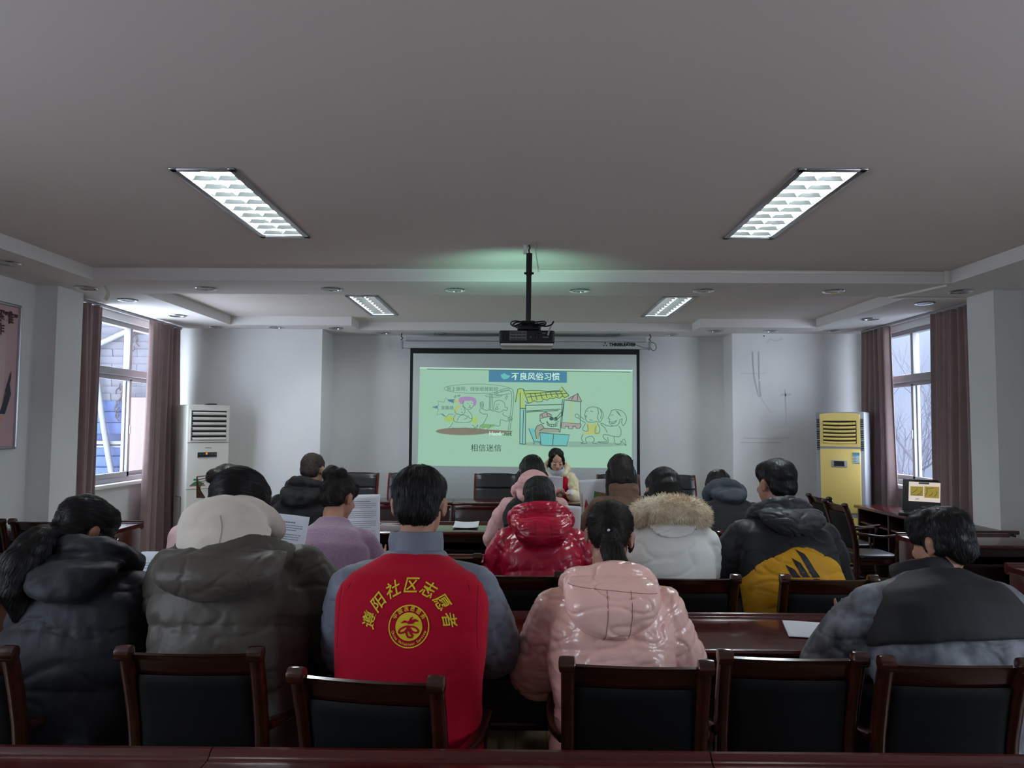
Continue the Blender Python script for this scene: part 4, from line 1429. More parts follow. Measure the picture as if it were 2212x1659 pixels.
def blob(mb, voxel=.007, smooth=4, folds=None, seed=0, fn=None, sfac=.5):
    """fuse overlapping closed shapes into one continuous skin"""
    me = mb.mesh('fused')
    o = bpy.data.objects.new('fused', me)
    COL.objects.link(o)
    m = o.modifiers.new('r', 'REMESH')
    m.mode = 'VOXEL'
    m.voxel_size = voxel
    m.adaptivity = 0
    if smooth:
        s = o.modifiers.new('s', 'SMOOTH')
        s.factor = sfac
        s.iterations = smooth
    dg = bpy.context.evaluated_depsgraph_get()
    out = bpy.data.meshes.new_from_object(o.evaluated_get(dg))
    bpy.data.objects.remove(o)
    bpy.data.meshes.remove(me)
    n = len(out.vertices)
    co = np.empty(n * 3)
    out.vertices.foreach_get('co', co)
    co = co.reshape(n, 3)
    no = np.empty(n * 3)
    out.vertices.foreach_get('normal', no)
    no = no.reshape(n, 3)
    d = np.zeros(n)
    if fn is not None:
        d += fn(co)
    if folds:
        for q in folds:
            if len(q) == 3:       # creases: sharp valleys, drawn out sideways
                n1 = wob(co * np.array([.55, .55, 1.5]) + .02 * wob(co, .12, seed + 5)[:, None], q[1], seed + 7)
                d -= q[0] * (1 - np.minimum(1, np.abs(n1) * 2.2)) ** 1.5
            else:
                d += q[0] * wob(co, q[1], seed)
    if fn is not None or folds:
        co = co + no * d[:, None]
        out.vertices.foreach_set('co', co.ravel())
        out.update()
    return out


def wob(co, sc, seed):
    """soft pseudo-random field, -1..1, feature size sc metres"""
    r = np.random.default_rng(seed + 11)
    acc = np.zeros(len(co))
    w = 0
    for i in range(9):
        k = r.normal(size=3)
        k = k / np.linalg.norm(k) * (6.28 / sc) * r.uniform(.6, 1.6) * .5
        ph = r.uniform(0, 6.28)
        warp = .8 * np.sin(co @ (r.normal(size=3) * 3.0 / sc * .5) + r.uniform(0, 6.28))
        acc += np.sin(co @ k + ph + warp)
        w += 1
    return np.tanh(acc / 2.4)


def rotm(yaw=0, pitch=0, roll=0):
    """yaw about z (left +), pitch = nod forward, roll = tilt to the right"""
    return Matrix.Rotation(R(yaw), 3, 'Z') @ Matrix.Rotation(R(-pitch), 3, 'X') @ Matrix.Rotation(R(roll), 3, 'Y')


class Person:
    def __init__(self, name, label, loc, rz=0, sc=1.0, lean=15, side=0, twist=0, head=(0, 20, 0), sh=.18, hands=None, neck=.11, hipz=.55, pale=False, headoff=(0, 0, 0), reach=.36, handz=.80, handx=.10, elbow=.35, tl=1.06, drop=.105, hs=1.05):
        self.root = thing('person', label, 'person', (loc[0], loc[1], 0), R(rz), None)
        self.name = name
        self.sc = sc
        self.hs = sc * hs
        self.tl = tl
        self.secs = None
        self.lean, self.side = lean, side
        p = Vector((0, 0, hipz))
        self.sp = [p]
        for k, L in ((.55, .21), (1.0, .20), (1.15, .13)):
            d = Matrix.Rotation(R(side * k), 3, 'Y') @ (Matrix.Rotation(R(-lean * k), 3, 'X') @ Vector((0, 0, 1)))
            p = p + d * (L * sc * tl)
            self.sp.append(p)
        self.up = d
        self.rx = (Matrix.Rotation(R(twist), 3, 'Z') @ Matrix.Rotation(R(side), 3, 'Y') @ Vector((1, 0, 0)))
        self.fw = self.up.cross(self.rx) * -1
        self.fw = (self.rx.cross(self.up)) * -1
        if self.fw.y < 0:
            self.fw = -self.fw
        self.nb = self.sp[-1]
        yaw, pit, rol = head
        self.hm = rotm(yaw, pit, rol)
        nd = (self.up * .6 + self.hm @ Vector((0, .12, 1)) * .6).normalized()
        self.nt = self.nb + nd * (neck * .55 * sc)
        self.hc = self.nt + (self.hm @ Vector((0, .035, .095))) * self.hs + Vector(headoff)
        self.nt = self.nt + Vector(headoff) * .5
        self.S = [self.nb - self.up * (drop * sc) + self.rx * (s * sh * sc) for s in (-1, 1)]
        self.W, self.E = [], []
        for i, s in enumerate((-1, 1)):
            tgt = Vector(hands[i]) if hands and hands[i] is not None else Vector((s * handx, self.nb.y + reach * .75, handz))
            l1, l2 = .285 * sc, .255 * sc
            v = tgt - self.S[i]
            dd = v.length
            if dd > (l1 + l2) * .995:
                v = v * ((l1 + l2) * .995 / dd)
                dd = v.length
                tgt = self.S[i] + v
            a = (l1 * l1 - l2 * l2 + dd * dd) / (2 * dd)
            h = math.sqrt(max(0, l1 * l1 - a * a))
            pole = Vector((s * elbow, -.25, -1))
            pole = (pole - v * (pole.dot(v) / v.dot(v))).normalized()
            self.E.append(self.S[i] + v * (a / dd) + pole * h)
            self.W.append(tgt)
        self.skin = 'skinpale' if pale else 'skin'

    def H(self, x, y, z):
        return self.hc + (self.hm @ Vector((x, y, z))) * self.hs

    def hand(self, mb, i, curl=.5):
        s = -1 if i == 0 else 1
        w = self.W[i]
        f = (w - self.E[i]).normalized()
        f = (f * .35 + Vector((f.x, f.y, -.12)).normalized() * .65).normalized()
        dn = Vector((0, 0, -1))
        dn = (dn - f * f.dot(dn)).normalized()
        lat = f.cross(dn).normalized()          # sideways across the palm
        if lat.x * s < 0:
            lat = -lat                           # points outwards (little finger side when palm is down)
        pc = w + f * .045
        capsule(mb, w - f * .02, w + f * .02, .026, .028, flat=.72, up=dn)
        for k, o in ((-1.5, .0), (-.5, .0), (.5, 0), (1.5, -.004)):
            b0 = w + f * .012 + lat * (k * .015)
            b1 = w + f * (.082 + o) + lat * (k * .019)
            capsule(mb, b0, b1, .016, .0125, n=10)
            d = f.copy()
            p = b1
            for L, r0, r1, tk in ((.042 - .006 * abs(k - .0) * .5, .0098, .009, .6), (.026, .009, .0082, 1.0), (.02, .0082, .0072, .8)):
                ang = curl * tk
                d = (Matrix.Rotation(ang, 3, lat if lat.cross(f).dot(dn) < 0 else -lat) @ d).normalized()
                if d.dot(f) < 1 and d.dot(dn) < -1e-3:
                    pass
                q = p + d * L + lat * (k * .002)
                capsule(mb, p, q, r0, r1, n=8)
                p = q
        # thumb leaves the inner side of the palm near its base
        t0 = w + f * .018 - lat * .020
        t1 = t0 + (f * .75 - lat * .55 + dn * .25).normalized() * .042
        t2 = t1 + (f * .9 - lat * .05 + dn * .45).normalized() * .034
        t3 = t2 + (f * .85 + lat * .15 + dn * .45).normalized() * .024
        capsule(mb, t0, t1, .014, .0115, n=8)
        capsule(mb, t1, t2, .0112, .0098, n=8)
        capsule(mb, t2, t3, .0098, .0082, n=8)

    def body(self, voxel=.0065, face=False):
        sc = self.hs
        mb = MB()
        H = self.H
        r3 = self.hm
        # head
        mb.ell(H(0, -.012, .035), Vector((.076, .096, .084)) * sc, r3)
        mb.ell(H(0, .028, -.025), Vector((.064, .066, .080)) * sc, r3)
        mb.ell(H(0, .040, -.078), Vector((.044, .044, .038)) * sc, r3)
        capsule(mb, H(0, .088, .012), H(0, .101, -.022), .007 * sc, .0115 * sc, n=8)
        for s in (-1, 1):
            mb.ell(H(s * .010, .096, -.026), Vector((.007, .008, .006)) * sc, r3, sub=2)
            mb.ell(H(s * .034, .070, -.018), Vector((.022, .018, .020)) * sc, r3, sub=2)
            er = r3 @ Matrix.Rotation(R(-s * 22), 3, 'Z') @ Matrix.Rotation(R(-8), 3, 'X')
            mb.ell(H(s * .080, -.012, -.002), Vector((.008, .018, .030)) * sc, er, sub=2)
            mb.ell(H(s * .083, -.018, .010), Vector((.008, .014, .018)) * sc, er, sub=2)
            mb.ell(H(s * .077, -.002, -.024), Vector((.007, .009, .010)) * sc, er, sub=2)
        capsule(mb, H(0, .080, -.056), H(0, .076, -.056), .014 * sc, .016 * sc, n=8)
        sc = self.sc
        # neck
        capsule(mb, self.nb - self.up * .04, self.nt, .058 * sc, .054 * sc)
        capsule(mb, self.nt, H(0, -.012, -.035), .054 * sc, .054 * sc)
        # slim trunk under the clothes
        capsule(mb, self.sp[0], self.sp[1], .115 * sc, .11 * sc)
        capsule(mb, self.sp[1], self.sp[2], .11 * sc, .12 * sc)
        capsule(mb, self.sp[2], self.nb - self.up * .06, .12 * sc, .07 * sc)
        for i, s in enumerate((-1, 1)):
            capsule(mb, self.nb - self.up * .05, self.S[i], .055 * sc, .052 * sc)
            capsule(mb, self.S[i], self.E[i], .050 * sc, .040 * sc)
            capsule(mb, self.E[i], self.W[i], .040 * sc, .026 * sc)
            self.hand(mb, i)
            hip = self.sp[0] + Vector((s * .085, .03, -.01))
            kn = Vector((s * .11, .40, .50))
            an = Vector((s * .12, .36, .09))
            capsule(mb, hip, kn, .075 * sc, .055 * sc)
            capsule(mb, kn, an, .052 * sc, .036 * sc)
            capsule(mb, an, an + Vector((0, .12, -.055)), .035, .03)
        me = blob(mb, voxel, 3)
        self.bodyo = link('body', me, self.skin, self.root, 180)
        # trousers and shoes
        mb = MB()
        for s in (-1, 1):
            hip = self.sp[0] + Vector((s * .085, .03, 0))
            kn = Vector((s * .11, .40, .51))
            an = Vector((s * .12, .36, .11))
            capsule(mb, hip, kn, .086, .070)
            capsule(mb, kn, an, .070, .054)
        capsule(mb, self.sp[0] + Vector((-.09, 0, .02)), self.sp[0] + Vector((.09, 0, .02)), .095, .095)
        self.trous = link('trousers', blob(mb, .012, 3), 'trousers', self.root, 180)
        for s in (-1, 1):
            mb = MB()
            capsule(mb, (s * .12, .34, .055), (s * .125, .50, .04), .046, .040)
            mb.box((s * .122, .42, .014), (.085, .25, .028), bev=.012)
            link('shoe', blob(mb, .01, 2), 'shoe', self.root, 180)
        return self

    # point on the spine (t 0 hip .. 1 neck base, may extrapolate)
    def spine(self, t):
        P = self.sp
        L = [.0, .39, .76, 1.0]
        if t <= 0:
            return P[0] + (P[1] - P[0]).normalized() * (t * .54 * self.tl * self.sc) if t < 0 else P[0].copy()
        if t >= 1:
            return P[3] + self.up * ((t - 1) * .54 * self.tl * self.sc)
        p = smooth_t(P, L, t)
        return p

    def frame(self, t):
        a, b = self.spine(t - .04), self.spine(t + .04)
        u = (b - a).normalized()
        f = (self.fw - u * self.fw.dot(u)).normalized()
        x = f.cross(u).normalized()
        if x.x < 0:
            x = -x
        return self.spine(t), x, f, u

    def at(self, t, x, y):
        c, X, F, U = self.frame(t)
        return c + X * x + F * y

    def torso(self, mb, secs, e=2.4, n=36, grow=0.0):
        rings = []
        ts = [s[0] for s in secs]
        N = 24
        for i in range(N + 1):
            t = ts[0] + (ts[-1] - ts[0]) * i / N
            hw = float(np.interp(t, ts, [s[1] for s in secs])) * self.sc + grow
            hd = float(np.interp(t, ts, [s[2] for s in secs])) * self.sc + grow
            yo = float(np.interp(t, ts, [s[3] for s in secs])) * self.sc
            c, X, F, U = self.frame(t)
            ring = []
            for j in range(n):
                a = 2 * math.pi * j / n
                ca, sa = math.cos(a), math.sin(a)
                q = (abs(ca) ** e + abs(sa) ** e) ** (-1 / e)
                ring.append(c + X * (hw * ca * q) + F * (yo + hd * sa * q))
            rings.append(ring)
        mb.rings(rings)

    def quilt(self, period, amp, tperiod=None, arms=True, power=.45, phase=0.0, torso=True, pucker=.0035):
        S, E, W = self.S, self.E, self.W
        segs = []
        for i in (0, 1):
            segs.append((S[i], E[i], 0.0))
            segs.append((E[i], W[i], (E[i] - S[i]).length))

        def fn(co):
            n = len(co)
            best = np.full(n, 1e9)
            sv = np.zeros(n)
            isarm = np.zeros(n, bool)
            # trunk coordinate along the spine
            P = [np.array(p) for p in self.sp]
            acc = 0
            for a, b in zip(P[:-1], P[1:]):
                d = b - a
                L = np.linalg.norm(d)
                tt = np.clip(((co - a) @ d) / (L * L), 0 if acc else -1.0, 1 if b is not P[-1] else 1.6)
                dist = np.linalg.norm(co - (a + tt[:, None] * d), axis=1) / .17
                m = dist < best
                best[m] = dist[m]
                sv[m] = (acc + tt * L)[m]
                acc += L
            for a, b, off in segs:
                a, b = np.array(a), np.array(b)
                d = b - a
                L = np.linalg.norm(d)
                tt = np.clip(((co - a) @ d) / (L * L), .12 if off == 0 else 0, 1.2)
                dist = np.linalg.norm(co - (a + tt[:, None] * d), axis=1) / .085
                m = dist < best
                best[m] = dist[m]
                sv[m] = (off + tt * L)[m]
                isarm[m] = True
            h = np.abs(np.sin(np.pi * (sv / period + phase))) ** power
            d = -amp * (1 - h)
            if pucker:
                d += pucker * wob(co * np.array([1, 1, .35]), .032, 77) * (1 - h) ** .6
            if not arms:
                d[isarm] = 0
            if not torso:
                d[~isarm] = 0
            return d
        return fn

    def jacket(self, name, m, secs, arm=(.085, .078, .062, .045), voxel=.0075, smooth=3, folds=((.005, .10),), quilt=None, seed=0, e=2.4, cuff=True, armS=None, label=None, noarms=False, bumpy=None, shcap=1.0):
        mb = MB()
        if not noarms:
            self.secs = secs
        self.torso(mb, secs, e)
        if not noarms:
            for i in (0, 1):
                s0 = self.S[i]
                capsule(mb, self.nb - self.up * (.075 * self.sc) + self.rx * ((-1, 1)[i] * .05), s0, .065 * self.sc, arm[0] * .82 * self.sc)
                mid = s0 + (self.E[i] - s0) * .4
                capsule(mb, s0, mid, arm[0] * .82 * self.sc, arm[0] * self.sc)
                capsule(mb, mid, self.E[i], arm[0] * self.sc, arm[1] * self.sc)
                w = self.W[i]
                d = (w - self.E[i]).normalized()
                capsule(mb, self.E[i], w - d * .045, arm[2] * self.sc if len(arm) > 3 and arm[2] > arm[1] else arm[1] * self.sc, arm[3] * self.sc)
        me = blob(mb, voxel, smooth, folds, seed, quilt)
        o = link(name, me, m, self.root, 180)
        if label:
            o['label'] = label
        o.parent = self.root
        return o

    def sleeve(self, name, m, i, r=(.06, .05), label=None, t0=0.0):
        mb = MB()
        d = (self.W[i] - self.E[i])
        capsule(mb, self.E[i] + d * t0, self.W[i] - d.normalized() * .03, r[0], r[1])
        o = link(name, blob(mb, .0075, 3, ((.005, .06),), 3), m, self.root, 180)
        if label:
            o['label'] = label
        return o

    def collar(self, name, m, r=.075, h=.06, w=.016, back=0.0, fwd=.01, t=1.0, label=None, gap=0, tiltback=0):
        """stand-up collar ring round the neck"""
        c, X, F, U = self.frame(t)
        U = (U + F * .12 - F * tiltback).normalized()
        rings = []
        N = 40
        mb = MB()
        for k in range(N):
            a = 2 * math.pi * k / N
            ca, sa = math.cos(a), math.sin(a)
            dirv = X * ca * r * 1.05 + F * (sa * r + fwd)
            out = (X * ca + F * sa).normalized()
            hh = h * (1 - gap * max(0, sa) ** 2)
            prof = [(0, -.03), (w, -.03), (w * 1.15, hh * .5), (w * .8, hh), (w * .2, hh + .004), (-w * .1, hh * .5)]
            rings.append([c + dirv + out * a_ + U * b_ for a_, b_ in prof])
        mb.rings(rings, closed=True)
        o = link(name, blob(mb, .005, 2, ((.002, .05),), 5), m, self.root, 180)
        if label:
            o['label'] = label
        return o

    def hood(self, m, w=.15, drop=.20, thick=.055, rim=.035, t=.96, seed=1, folds=((.006, .07), (.003, .035)), label=None, name='hood', ry=-.085, rimr=.11, voxel=.006, up=.03, pouch=.9, rimtilt=-.02, smooth=3, extra=()):
        """hood lying down on the back: rolled rim round the neck and a pouch behind"""
        mb = MB()
        c, X, F, U = self.frame(t)
        N = 22
        pts = []
        for k in range(N):
            a = 2 * math.pi * k / N
            ca, sa = math.cos(a), math.sin(a)
            p = c + X * (ca * rimr * 1.12) + F * (sa * rimr * .95 - .01) + U * (up + rimtilt * sa)
            pts.append(p)
        for k in range(N):
            a = 2 * math.pi * (k + .5) / N
            rr = rim * (1 - .35 * max(0, math.sin(a)))
            capsule(mb, pts[k], pts[(k + 1) % N], rr, rr, n=10)
        # pouch follows the back
        rings = []
        for i in range(11):
            q = i / 10
            zz = up * .6 - drop * q
            t2 = t + zz / (.54 * self.tl * self.sc)
            c2, X2, F2, U2 = self.frame(t2)
            if self.secs:
                ts = [k[0] for k in self.secs]
                back = (float(np.interp(t2, ts, [k[2] - k[3] for k in self.secs]))) * self.sc
            else:
                back = .13
            ww = w * (1.0 if q < .2 else math.sqrt(max(0.02, 1 - ((q - .2) / .82) ** 2.4)))
            th = thick * (.55 + .65 * math.sin(math.pi * min(1, q * .8 + .15))) * pouch
            yy = -back - th * .25 if q > .15 else min(ry, -back - th * .1)
            ring = []
            for j in range(28):
                a = 2 * math.pi * j / 28
                ca, sa = math.cos(a), math.sin(a)
                e_ = (abs(ca) ** 2.6 + abs(sa) ** 2.6) ** (-1 / 2.6)
                ring.append(c2 + X2 * (ca * ww * e_) + F2 * (yy + sa * th * e_))
            rings.append(ring)
        for (ex, ey, ez_), rad in extra:
            mb.ell(c + X * ex + F * ey + U * ez_, rad, None)
        mb.rings(rings)
        o = link(name, blob(mb, voxel, smooth, folds, seed), m, self.root, 180)
        if label:
            o['label'] = label
        return o

    def hairobj(self, prims, m='hair', strands=1500, L=.035, seed=0, voxel=.006, lift=.004, wid=.0022, flow=None, smooth=3, crown=(0, -.03, .13), extra=None, folds=((.0025, .03),), name='hair', label=None, wave=.0):
        """prims: list of ('e', centre, radii) / ('c', p, q, r1, r2) in head space"""
        mb = MB()
        for p in prims:
            if p[0] == 'e':
                mb.ell(self.H(*p[1]), Vector(p[2]) * self.hs, self.hm @ (p[3] if len(p) > 3 else Matrix.Identity(3)))
            elif p[0] == 'c':
                capsule(mb, self.H(*p[1]), self.H(*p[2]), p[3] * self.hs, p[4] * self.hs, flat=p[5] if len(p) > 5 else 1.0, up=self.hm @ Vector((0, 1, 0)))
            elif p[0] == 'w':       # person-space limb
                capsule(mb, p[1], p[2], p[3], p[4], flat=p[5] if len(p) > 5 else 1.0, up=Vector((0, 1, 0)))
        me = blob(mb, voxel, smooth, folds, seed)
        n = len(me.vertices)
        co = np.empty(n * 3)
        me.vertices.foreach_get('co', co)
        co = co.reshape(n, 3)
        polys = [tuple(p.vertices) for p in me.polygons]
        bvh = BVHTree.FromPolygons([Vector(c) for c in co], polys)
        r = np.random.default_rng(seed + 3)
        inv = self.hm.inverted()
        cr = Vector(crown)
        V, Fc = [], []
        V = [tuple(c) for c in co]
        Fc = [p for p in polys]
        for k in range(strands):
            p = Vector(co[r.integers(n)])
            loc, nor, idx, _ = bvh.find_nearest(p)
            hl = (inv @ (p - self.hc)) / self.hs
            if flow:
                d = self.hm @ Vector(flow(hl))
            else:
                d = self.hm @ Vector((hl.x - cr.x, hl.y - cr.y, (hl.z - cr.z) * .9 - .05))
            jit = Vector(r.normal(size=3)) * .25
            LL = L * r.uniform(.5, 1.3)
            steps = 5
            lf = lift * r.uniform(.0, 1.0) ** 2
            pts = []
            q = p.copy()
            for s_ in range(steps + 1):
                loc, nor, idx, _ = bvh.find_nearest(q)
                if loc is None:
                    break
                pts.append(loc + nor * (.0006 + lf * s_ / steps))
                dd = d.normalized() + jit * .6
                if wave:
                    dd = dd + Vector((math.sin(s_ * 1.7 + k), math.cos(s_ * 1.3 + k * 2), math.sin(s_ + k))) * wave
                dd = (dd - nor * dd.dot(nor))
                if dd.length < 1e-4:
                    break
                q = loc + dd.normalized() * (LL / steps)
            if len(pts) < 3:
                continue
            base = len(V)
            for i, q in enumerate(pts):
                t = (pts[min(i + 1, len(pts) - 1)] - pts[max(i - 1, 0)]).normalized()
                _, nor, _, _ = bvh.find_nearest(q)
                sd = t.cross(nor).normalized()
                ww = wid * (1 - .8 * (i / (len(pts) - 1)) ** 2) * .5
                V += [tuple(q + sd * ww), tuple(q + nor * ww * 1.1), tuple(q - sd * ww)]
            for i in range(len(pts) - 1):
                a = base + 3 * i
                Fc += [(a, a + 1, a + 4, a + 3), (a + 1, a + 2, a + 5, a + 4)]
        if extra:
            ev, ef = extra
            n0 = len(V)
            V += [tuple(v) for v in ev]
            Fc += [tuple(i + n0 for i in f) for f in ef]
        out = bpy.data.meshes.new(name)
        out.from_pydata(V, [], Fc)
        out.update()
        bpy.data.meshes.remove(me)
        o = link(name, out, m, self.root, 180)
        if label:
            o['label'] = label
        self.hairbvh = bvh
        return o


def smooth_t(P, L, t):
    # quadratic-ish interpolation through the spine joints
    for i in range(3):
        if t <= L[i + 1] + 1e-9:
            u = (t - L[i]) / (L[i + 1] - L[i])
            p0 = P[i - 1] if i > 0 else P[0] * 2 - P[1]
            p3 = P[i + 2] if i + 2 < 4 else P[3] * 2 - P[2]
            p1, p2 = P[i], P[i + 1]
            return 0.5 * ((2 * p1) + (-p0 + p2) * u + (2 * p0 - 5 * p1 + 4 * p2 - p3) * u * u + (-p0 + 3 * p1 - 3 * p2 + p3) * u ** 3)
    return P[3].copy()


def bvh_of(*objs):
    vs, fs = [], []
    for o in objs:
        n = len(vs)
        vs += [v.co.copy() for v in o.data.vertices]
        fs += [tuple(i + n for i in p.vertices) for p in o.data.polygons]
    return BVHTree.FromPolygons(vs, fs)


def onto(bvh, x, z, off=.002, ydir=1, y0=-1.2, d=None):
    """land a point on the garment, looking forwards from behind"""
    loc, nor, idx, _ = bvh.ray_cast(Vector((x, y0 * ydir, z)), d or Vector((0, ydir, 0)))
    if loc is None:
        loc, nor, idx, _ = bvh.find_nearest(Vector((x, -.12 * ydir, z)))
        return loc + nor * off
    return loc + nor * off


def seam(bvh, pts, m, parent, r=.0016, name='seam', off=.0, k=8, ydir=1):
    P = [onto(bvh, a, b, off, ydir) for a, b in smooth_poly(pts, k)]
    return MB().tube(P, r, n=5).build(name, m, parent, smooth=180)


def decal(bvh, vs, fs, m, parent, name, off=.0018, ydir=1, lvl=0.006, smooth=0):
    """flat print pressed onto the cloth; cut finely so it follows the folds"""
    bm = bmesh.new()
    bv = [bm.verts.new((a, b, 0)) for a, b in vs]
    for f in fs:
        try:
            bm.faces.new([bv[i] for i in f])
        except ValueError:
            pass
    bmesh.ops.triangulate(bm, faces=bm.faces)
    for _ in range(4):
        long = [e for e in bm.edges if e.calc_length() > lvl * 1.6]
        if not long:
            break
        bmesh.ops.subdivide_edges(bm, edges=long, cuts=1)
        bmesh.ops.triangulate(bm, faces=bm.faces)
    bm.verts.index_update()
    V = [onto(bvh, v.co.x, v.co.y, off, ydir) for v in bm.verts]
    F = [tuple(v.index for v in f.verts) for f in bm.faces]
    bm.free()
    mb = MB().add(V, F)
    return mb.build(name, m, parent, smooth=180, fixn=False)


def fabric(name, col, rough=.8, sheen=.05, bump=.15, bscale=90, var=.08, spec=.3, vscale=14, coat=0.0, detail=4):
    return mat(name, col, rough=rough, sheen=sheen, bump=bump, bscale=bscale, var=var, vscale=vscale, spec=spec, coat=coat, bdetail=detail)


CROP = [('e', (0, -.018, .048), (.081, .098, .081)), ('e', (0, -.050, .016), (.070, .056, .052))]
SHORT = [('e', (0, -.018, .046), (.083, .100, .084)), ('e', (0, -.052, -.002), (.070, .058, .066))]
MALE = [(-.20, .205, .135, .0), (0, .205, .140, .0), (.25, .20, .135, 0), (.5, .215, .142, -.005), (.72, .222, .140, -.01), (.86, .185, .115, -.01), (.95, .115, .085, 0), (1.03, .076, .074, .01)]
FEM = [(-.20, .205, .14, 0), (0, .20, .14, 0), (.25, .175, .125, 0), (.5, .185, .132, 0), (.72, .195, .128, -.005), (.86, .165, .105, -.01), (.95, .105, .08, 0), (1.03, .068, .068, .01)]
# ------------------------------------------------------------------ the people
M['blackcoat'] = fabric('blue_black_down_coat', (26, 29, 34), rough=.62, bump=.2, bscale=45)
M['creamknit'] = fabric('cream_quilted_sleeve', (208, 202, 186), rough=.8, bump=.3, bscale=50)
M['taupepuff'] = fabric('grey_brown_down_cloth', (80, 74, 66), rough=.5, bump=.28, bscale=34, var=.05)
M['creamfleece'] = fabric('cream_hood_cloth', (214, 204, 190), rough=.85, bump=.12, bscale=40, var=.03)
M['greypuff'] = fabric('blue_grey_down_cloth', (112, 116, 128), rough=.55, bump=.22, bscale=34, var=.04)
M['redvest'] = fabric('red_volunteer_vest_cloth', (176, 12, 42), sheen=.04, spec=.15, rough=.85, bump=.10, bscale=26, var=.04, vscale=5)
M['vestprint'] = mat('yellow_printed_letters', (226, 196, 36), rough=.6)
M['pinkshiny'] = fabric('shiny_light_pink_down_cloth', (246, 198, 184), rough=.24, bump=.42, bscale=22, var=.03, spec=.6, sheen=0, detail=3)
M['blackcloth'] = fabric('black_outdoor_cloth', (27, 27, 29), rough=.7, bump=.12, bscale=60)
M['camo'] = mat('grey_camouflage_cloth', (30, 32, 38), rough=.6, col2=(120, 124, 130), vscale=11, bump=.2, bscale=40)
M['lilac'] = fabric('lilac_wool', (138, 108, 130), rough=.95, sheen=.6, bump=.5, bscale=120, var=.08, vscale=60)
M['crimson'] = fabric('glossy_crimson_down_cloth', (172, 12, 50), rough=.27, bump=.36, bscale=24, var=.05, spec=.6, sheen=0, detail=3)
M['whitecoat'] = fabric('pale_grey_white_parka_cloth', (216, 216, 210), rough=.75, bump=.2, bscale=22, var=.03)
M['fur'] = mat('cream_and_tan_fur', (244, 234, 210), rough=.9, col2=(206, 184, 150), vscale=7, sheen=.4)
M['mustard'] = fabric('mustard_yellow_shell_cloth', (206, 150, 24), rough=.6, bump=.3, bscale=24, var=.05)
M['blackshell'] = fabric('black_shell_cloth', (30, 31, 34), rough=.55, bump=.32, bscale=28)
M['darkshell'] = fabric('dark_grey_shell_cloth', (46, 48, 52), rough=.5, bump=.5, bscale=24)
M['palepink'] = fabric('pale_pink_down_cloth', (234, 196, 196), rough=.45, bump=.2, bscale=40)
M['pinkmatt'] = fabric('dusty_pink_down_cloth', (222, 172, 168), rough=.55, bump=.2, bscale=34)
M['blackpanel'] = fabric('black_yoke_cloth', (22, 22, 24), rough=.75, bump=.1)
M['brown'] = fabric('dark_brown_down_cloth', (98, 72, 56), rough=.6, bump=.15, bscale=40)
M['greyhood'] = fabric('grey_jersey_hood', (72, 78, 86), rough=.9, bump=.12, bscale=70)
M['darkcloth'] = fabric('charcoal_coat_cloth', (36, 38, 40), rough=.85, bump=.1)
M['creampuff'] = fabric('cream_yellow_down_cloth', (226, 214, 176), rough=.5, bump=.2, bscale=40)
M['fluff'] = fabric('pale_grey_fluffy_knit', (178, 184, 194), rough=.95, bump=.6, bscale=60)
M['bluewhite'] = fabric('pale_blue_sleeve_cover', (196, 208, 222), rough=.7, bump=.35, bscale=40)
M['seam'] = mat('dark_stitched_seam', (52, 44, 42), rough=.9)
M['pinkseam'] = mat('pink_stitched_seam', (150, 104, 98), rough=.9)
M['redseam'] = mat('deep_red_stitched_seam', (92, 8, 26), rough=.9)
M['lips'] = mat('muted_red_lips', (150, 78, 74), rough=.45)
M['eyewhite'] = mat('eye_white', (205, 200, 198), rough=.3)
M['bead'] = mat('white_hair_bead', (225, 225, 225), rough=.3)
M['hairgrey'] = mat('cropped_greying_hair', (40, 32, 26), rough=.7, col2=(66, 56, 46), vscale=60)
M['claw'] = mat('tortoiseshell_hair_claw', (104, 70, 44), rough=.3, col2=(60, 36, 22), vscale=30)

# ---- 1 woman with long dark ponytail, left edge
p = Person('a', 'woman in a blue-black down coat with long dark ponytail and glasses, left edge', (-1.50, 2.46), -4, .98, 21, side=0, head=(-26, 26, 0), headoff=(-.13, -.05, -.02), sh=.17, hands=[(-.12, .46, .828), (.20, .50, .86)], neck=.10)
p.body()
p.jacket('coat', 'blackcoat', [(-.22, .27, .16, 0), (0, .265, .17, 0), (.25, .25, .16, 0), (.5, .255, .16, -.01), (.72, .245, .15, -.015), (.86, .19, .12, -.01), (.95, .12, .09, 0), (1.06, .085, .08, .01)],
         arm=(.105, .098, .07, .055), quilt=p.quilt(.16, .010), folds=((.004, .14), (.0055, .10, 1)), seed=1)
p.sleeve('sleeve', 'creamknit', 1, (.068, .055), 'cream quilted sleeve end')
p.hood('blackcoat', w=.15, drop=.17, thick=.06, rim=.042, rimr=.105, seed=2, up=.035, name='hood')
q0 = p.H(0, -.085, -.035)
q1, q2, q3, q4 = q0 + Vector((-.02, -.07, -.02)), q0 + Vector((-.03, -.135, -.08)), q0 + Vector((-.02, -.165, -.16)), q0 + Vector((.0, -.165, -.245))
pony = [('w', q0, q1, .045, .060), ('w', q1, q2, .060, .062), ('w', q2, q3, .062, .048), ('w', q3, q4, .048, .018)]
p.hairobj(SHORT + [('e', (0, .035, .055), (.078, .062, .066)), ('e', (.072, .035, -.005), (.013, .03, .05)), ('e', (-.072, .035, -.005), (.013, .03, .05))] + pony, 'hair', 3000, .07, 1, lift=.006, wid=.0018,
          flow=lambda h: ((0 - h.x) * .6, -.8, (-.03 - h.z) * .6) if h.z > -.06 and h.y > -.11 else (-.15, .12, -1.0))
gl = MB()
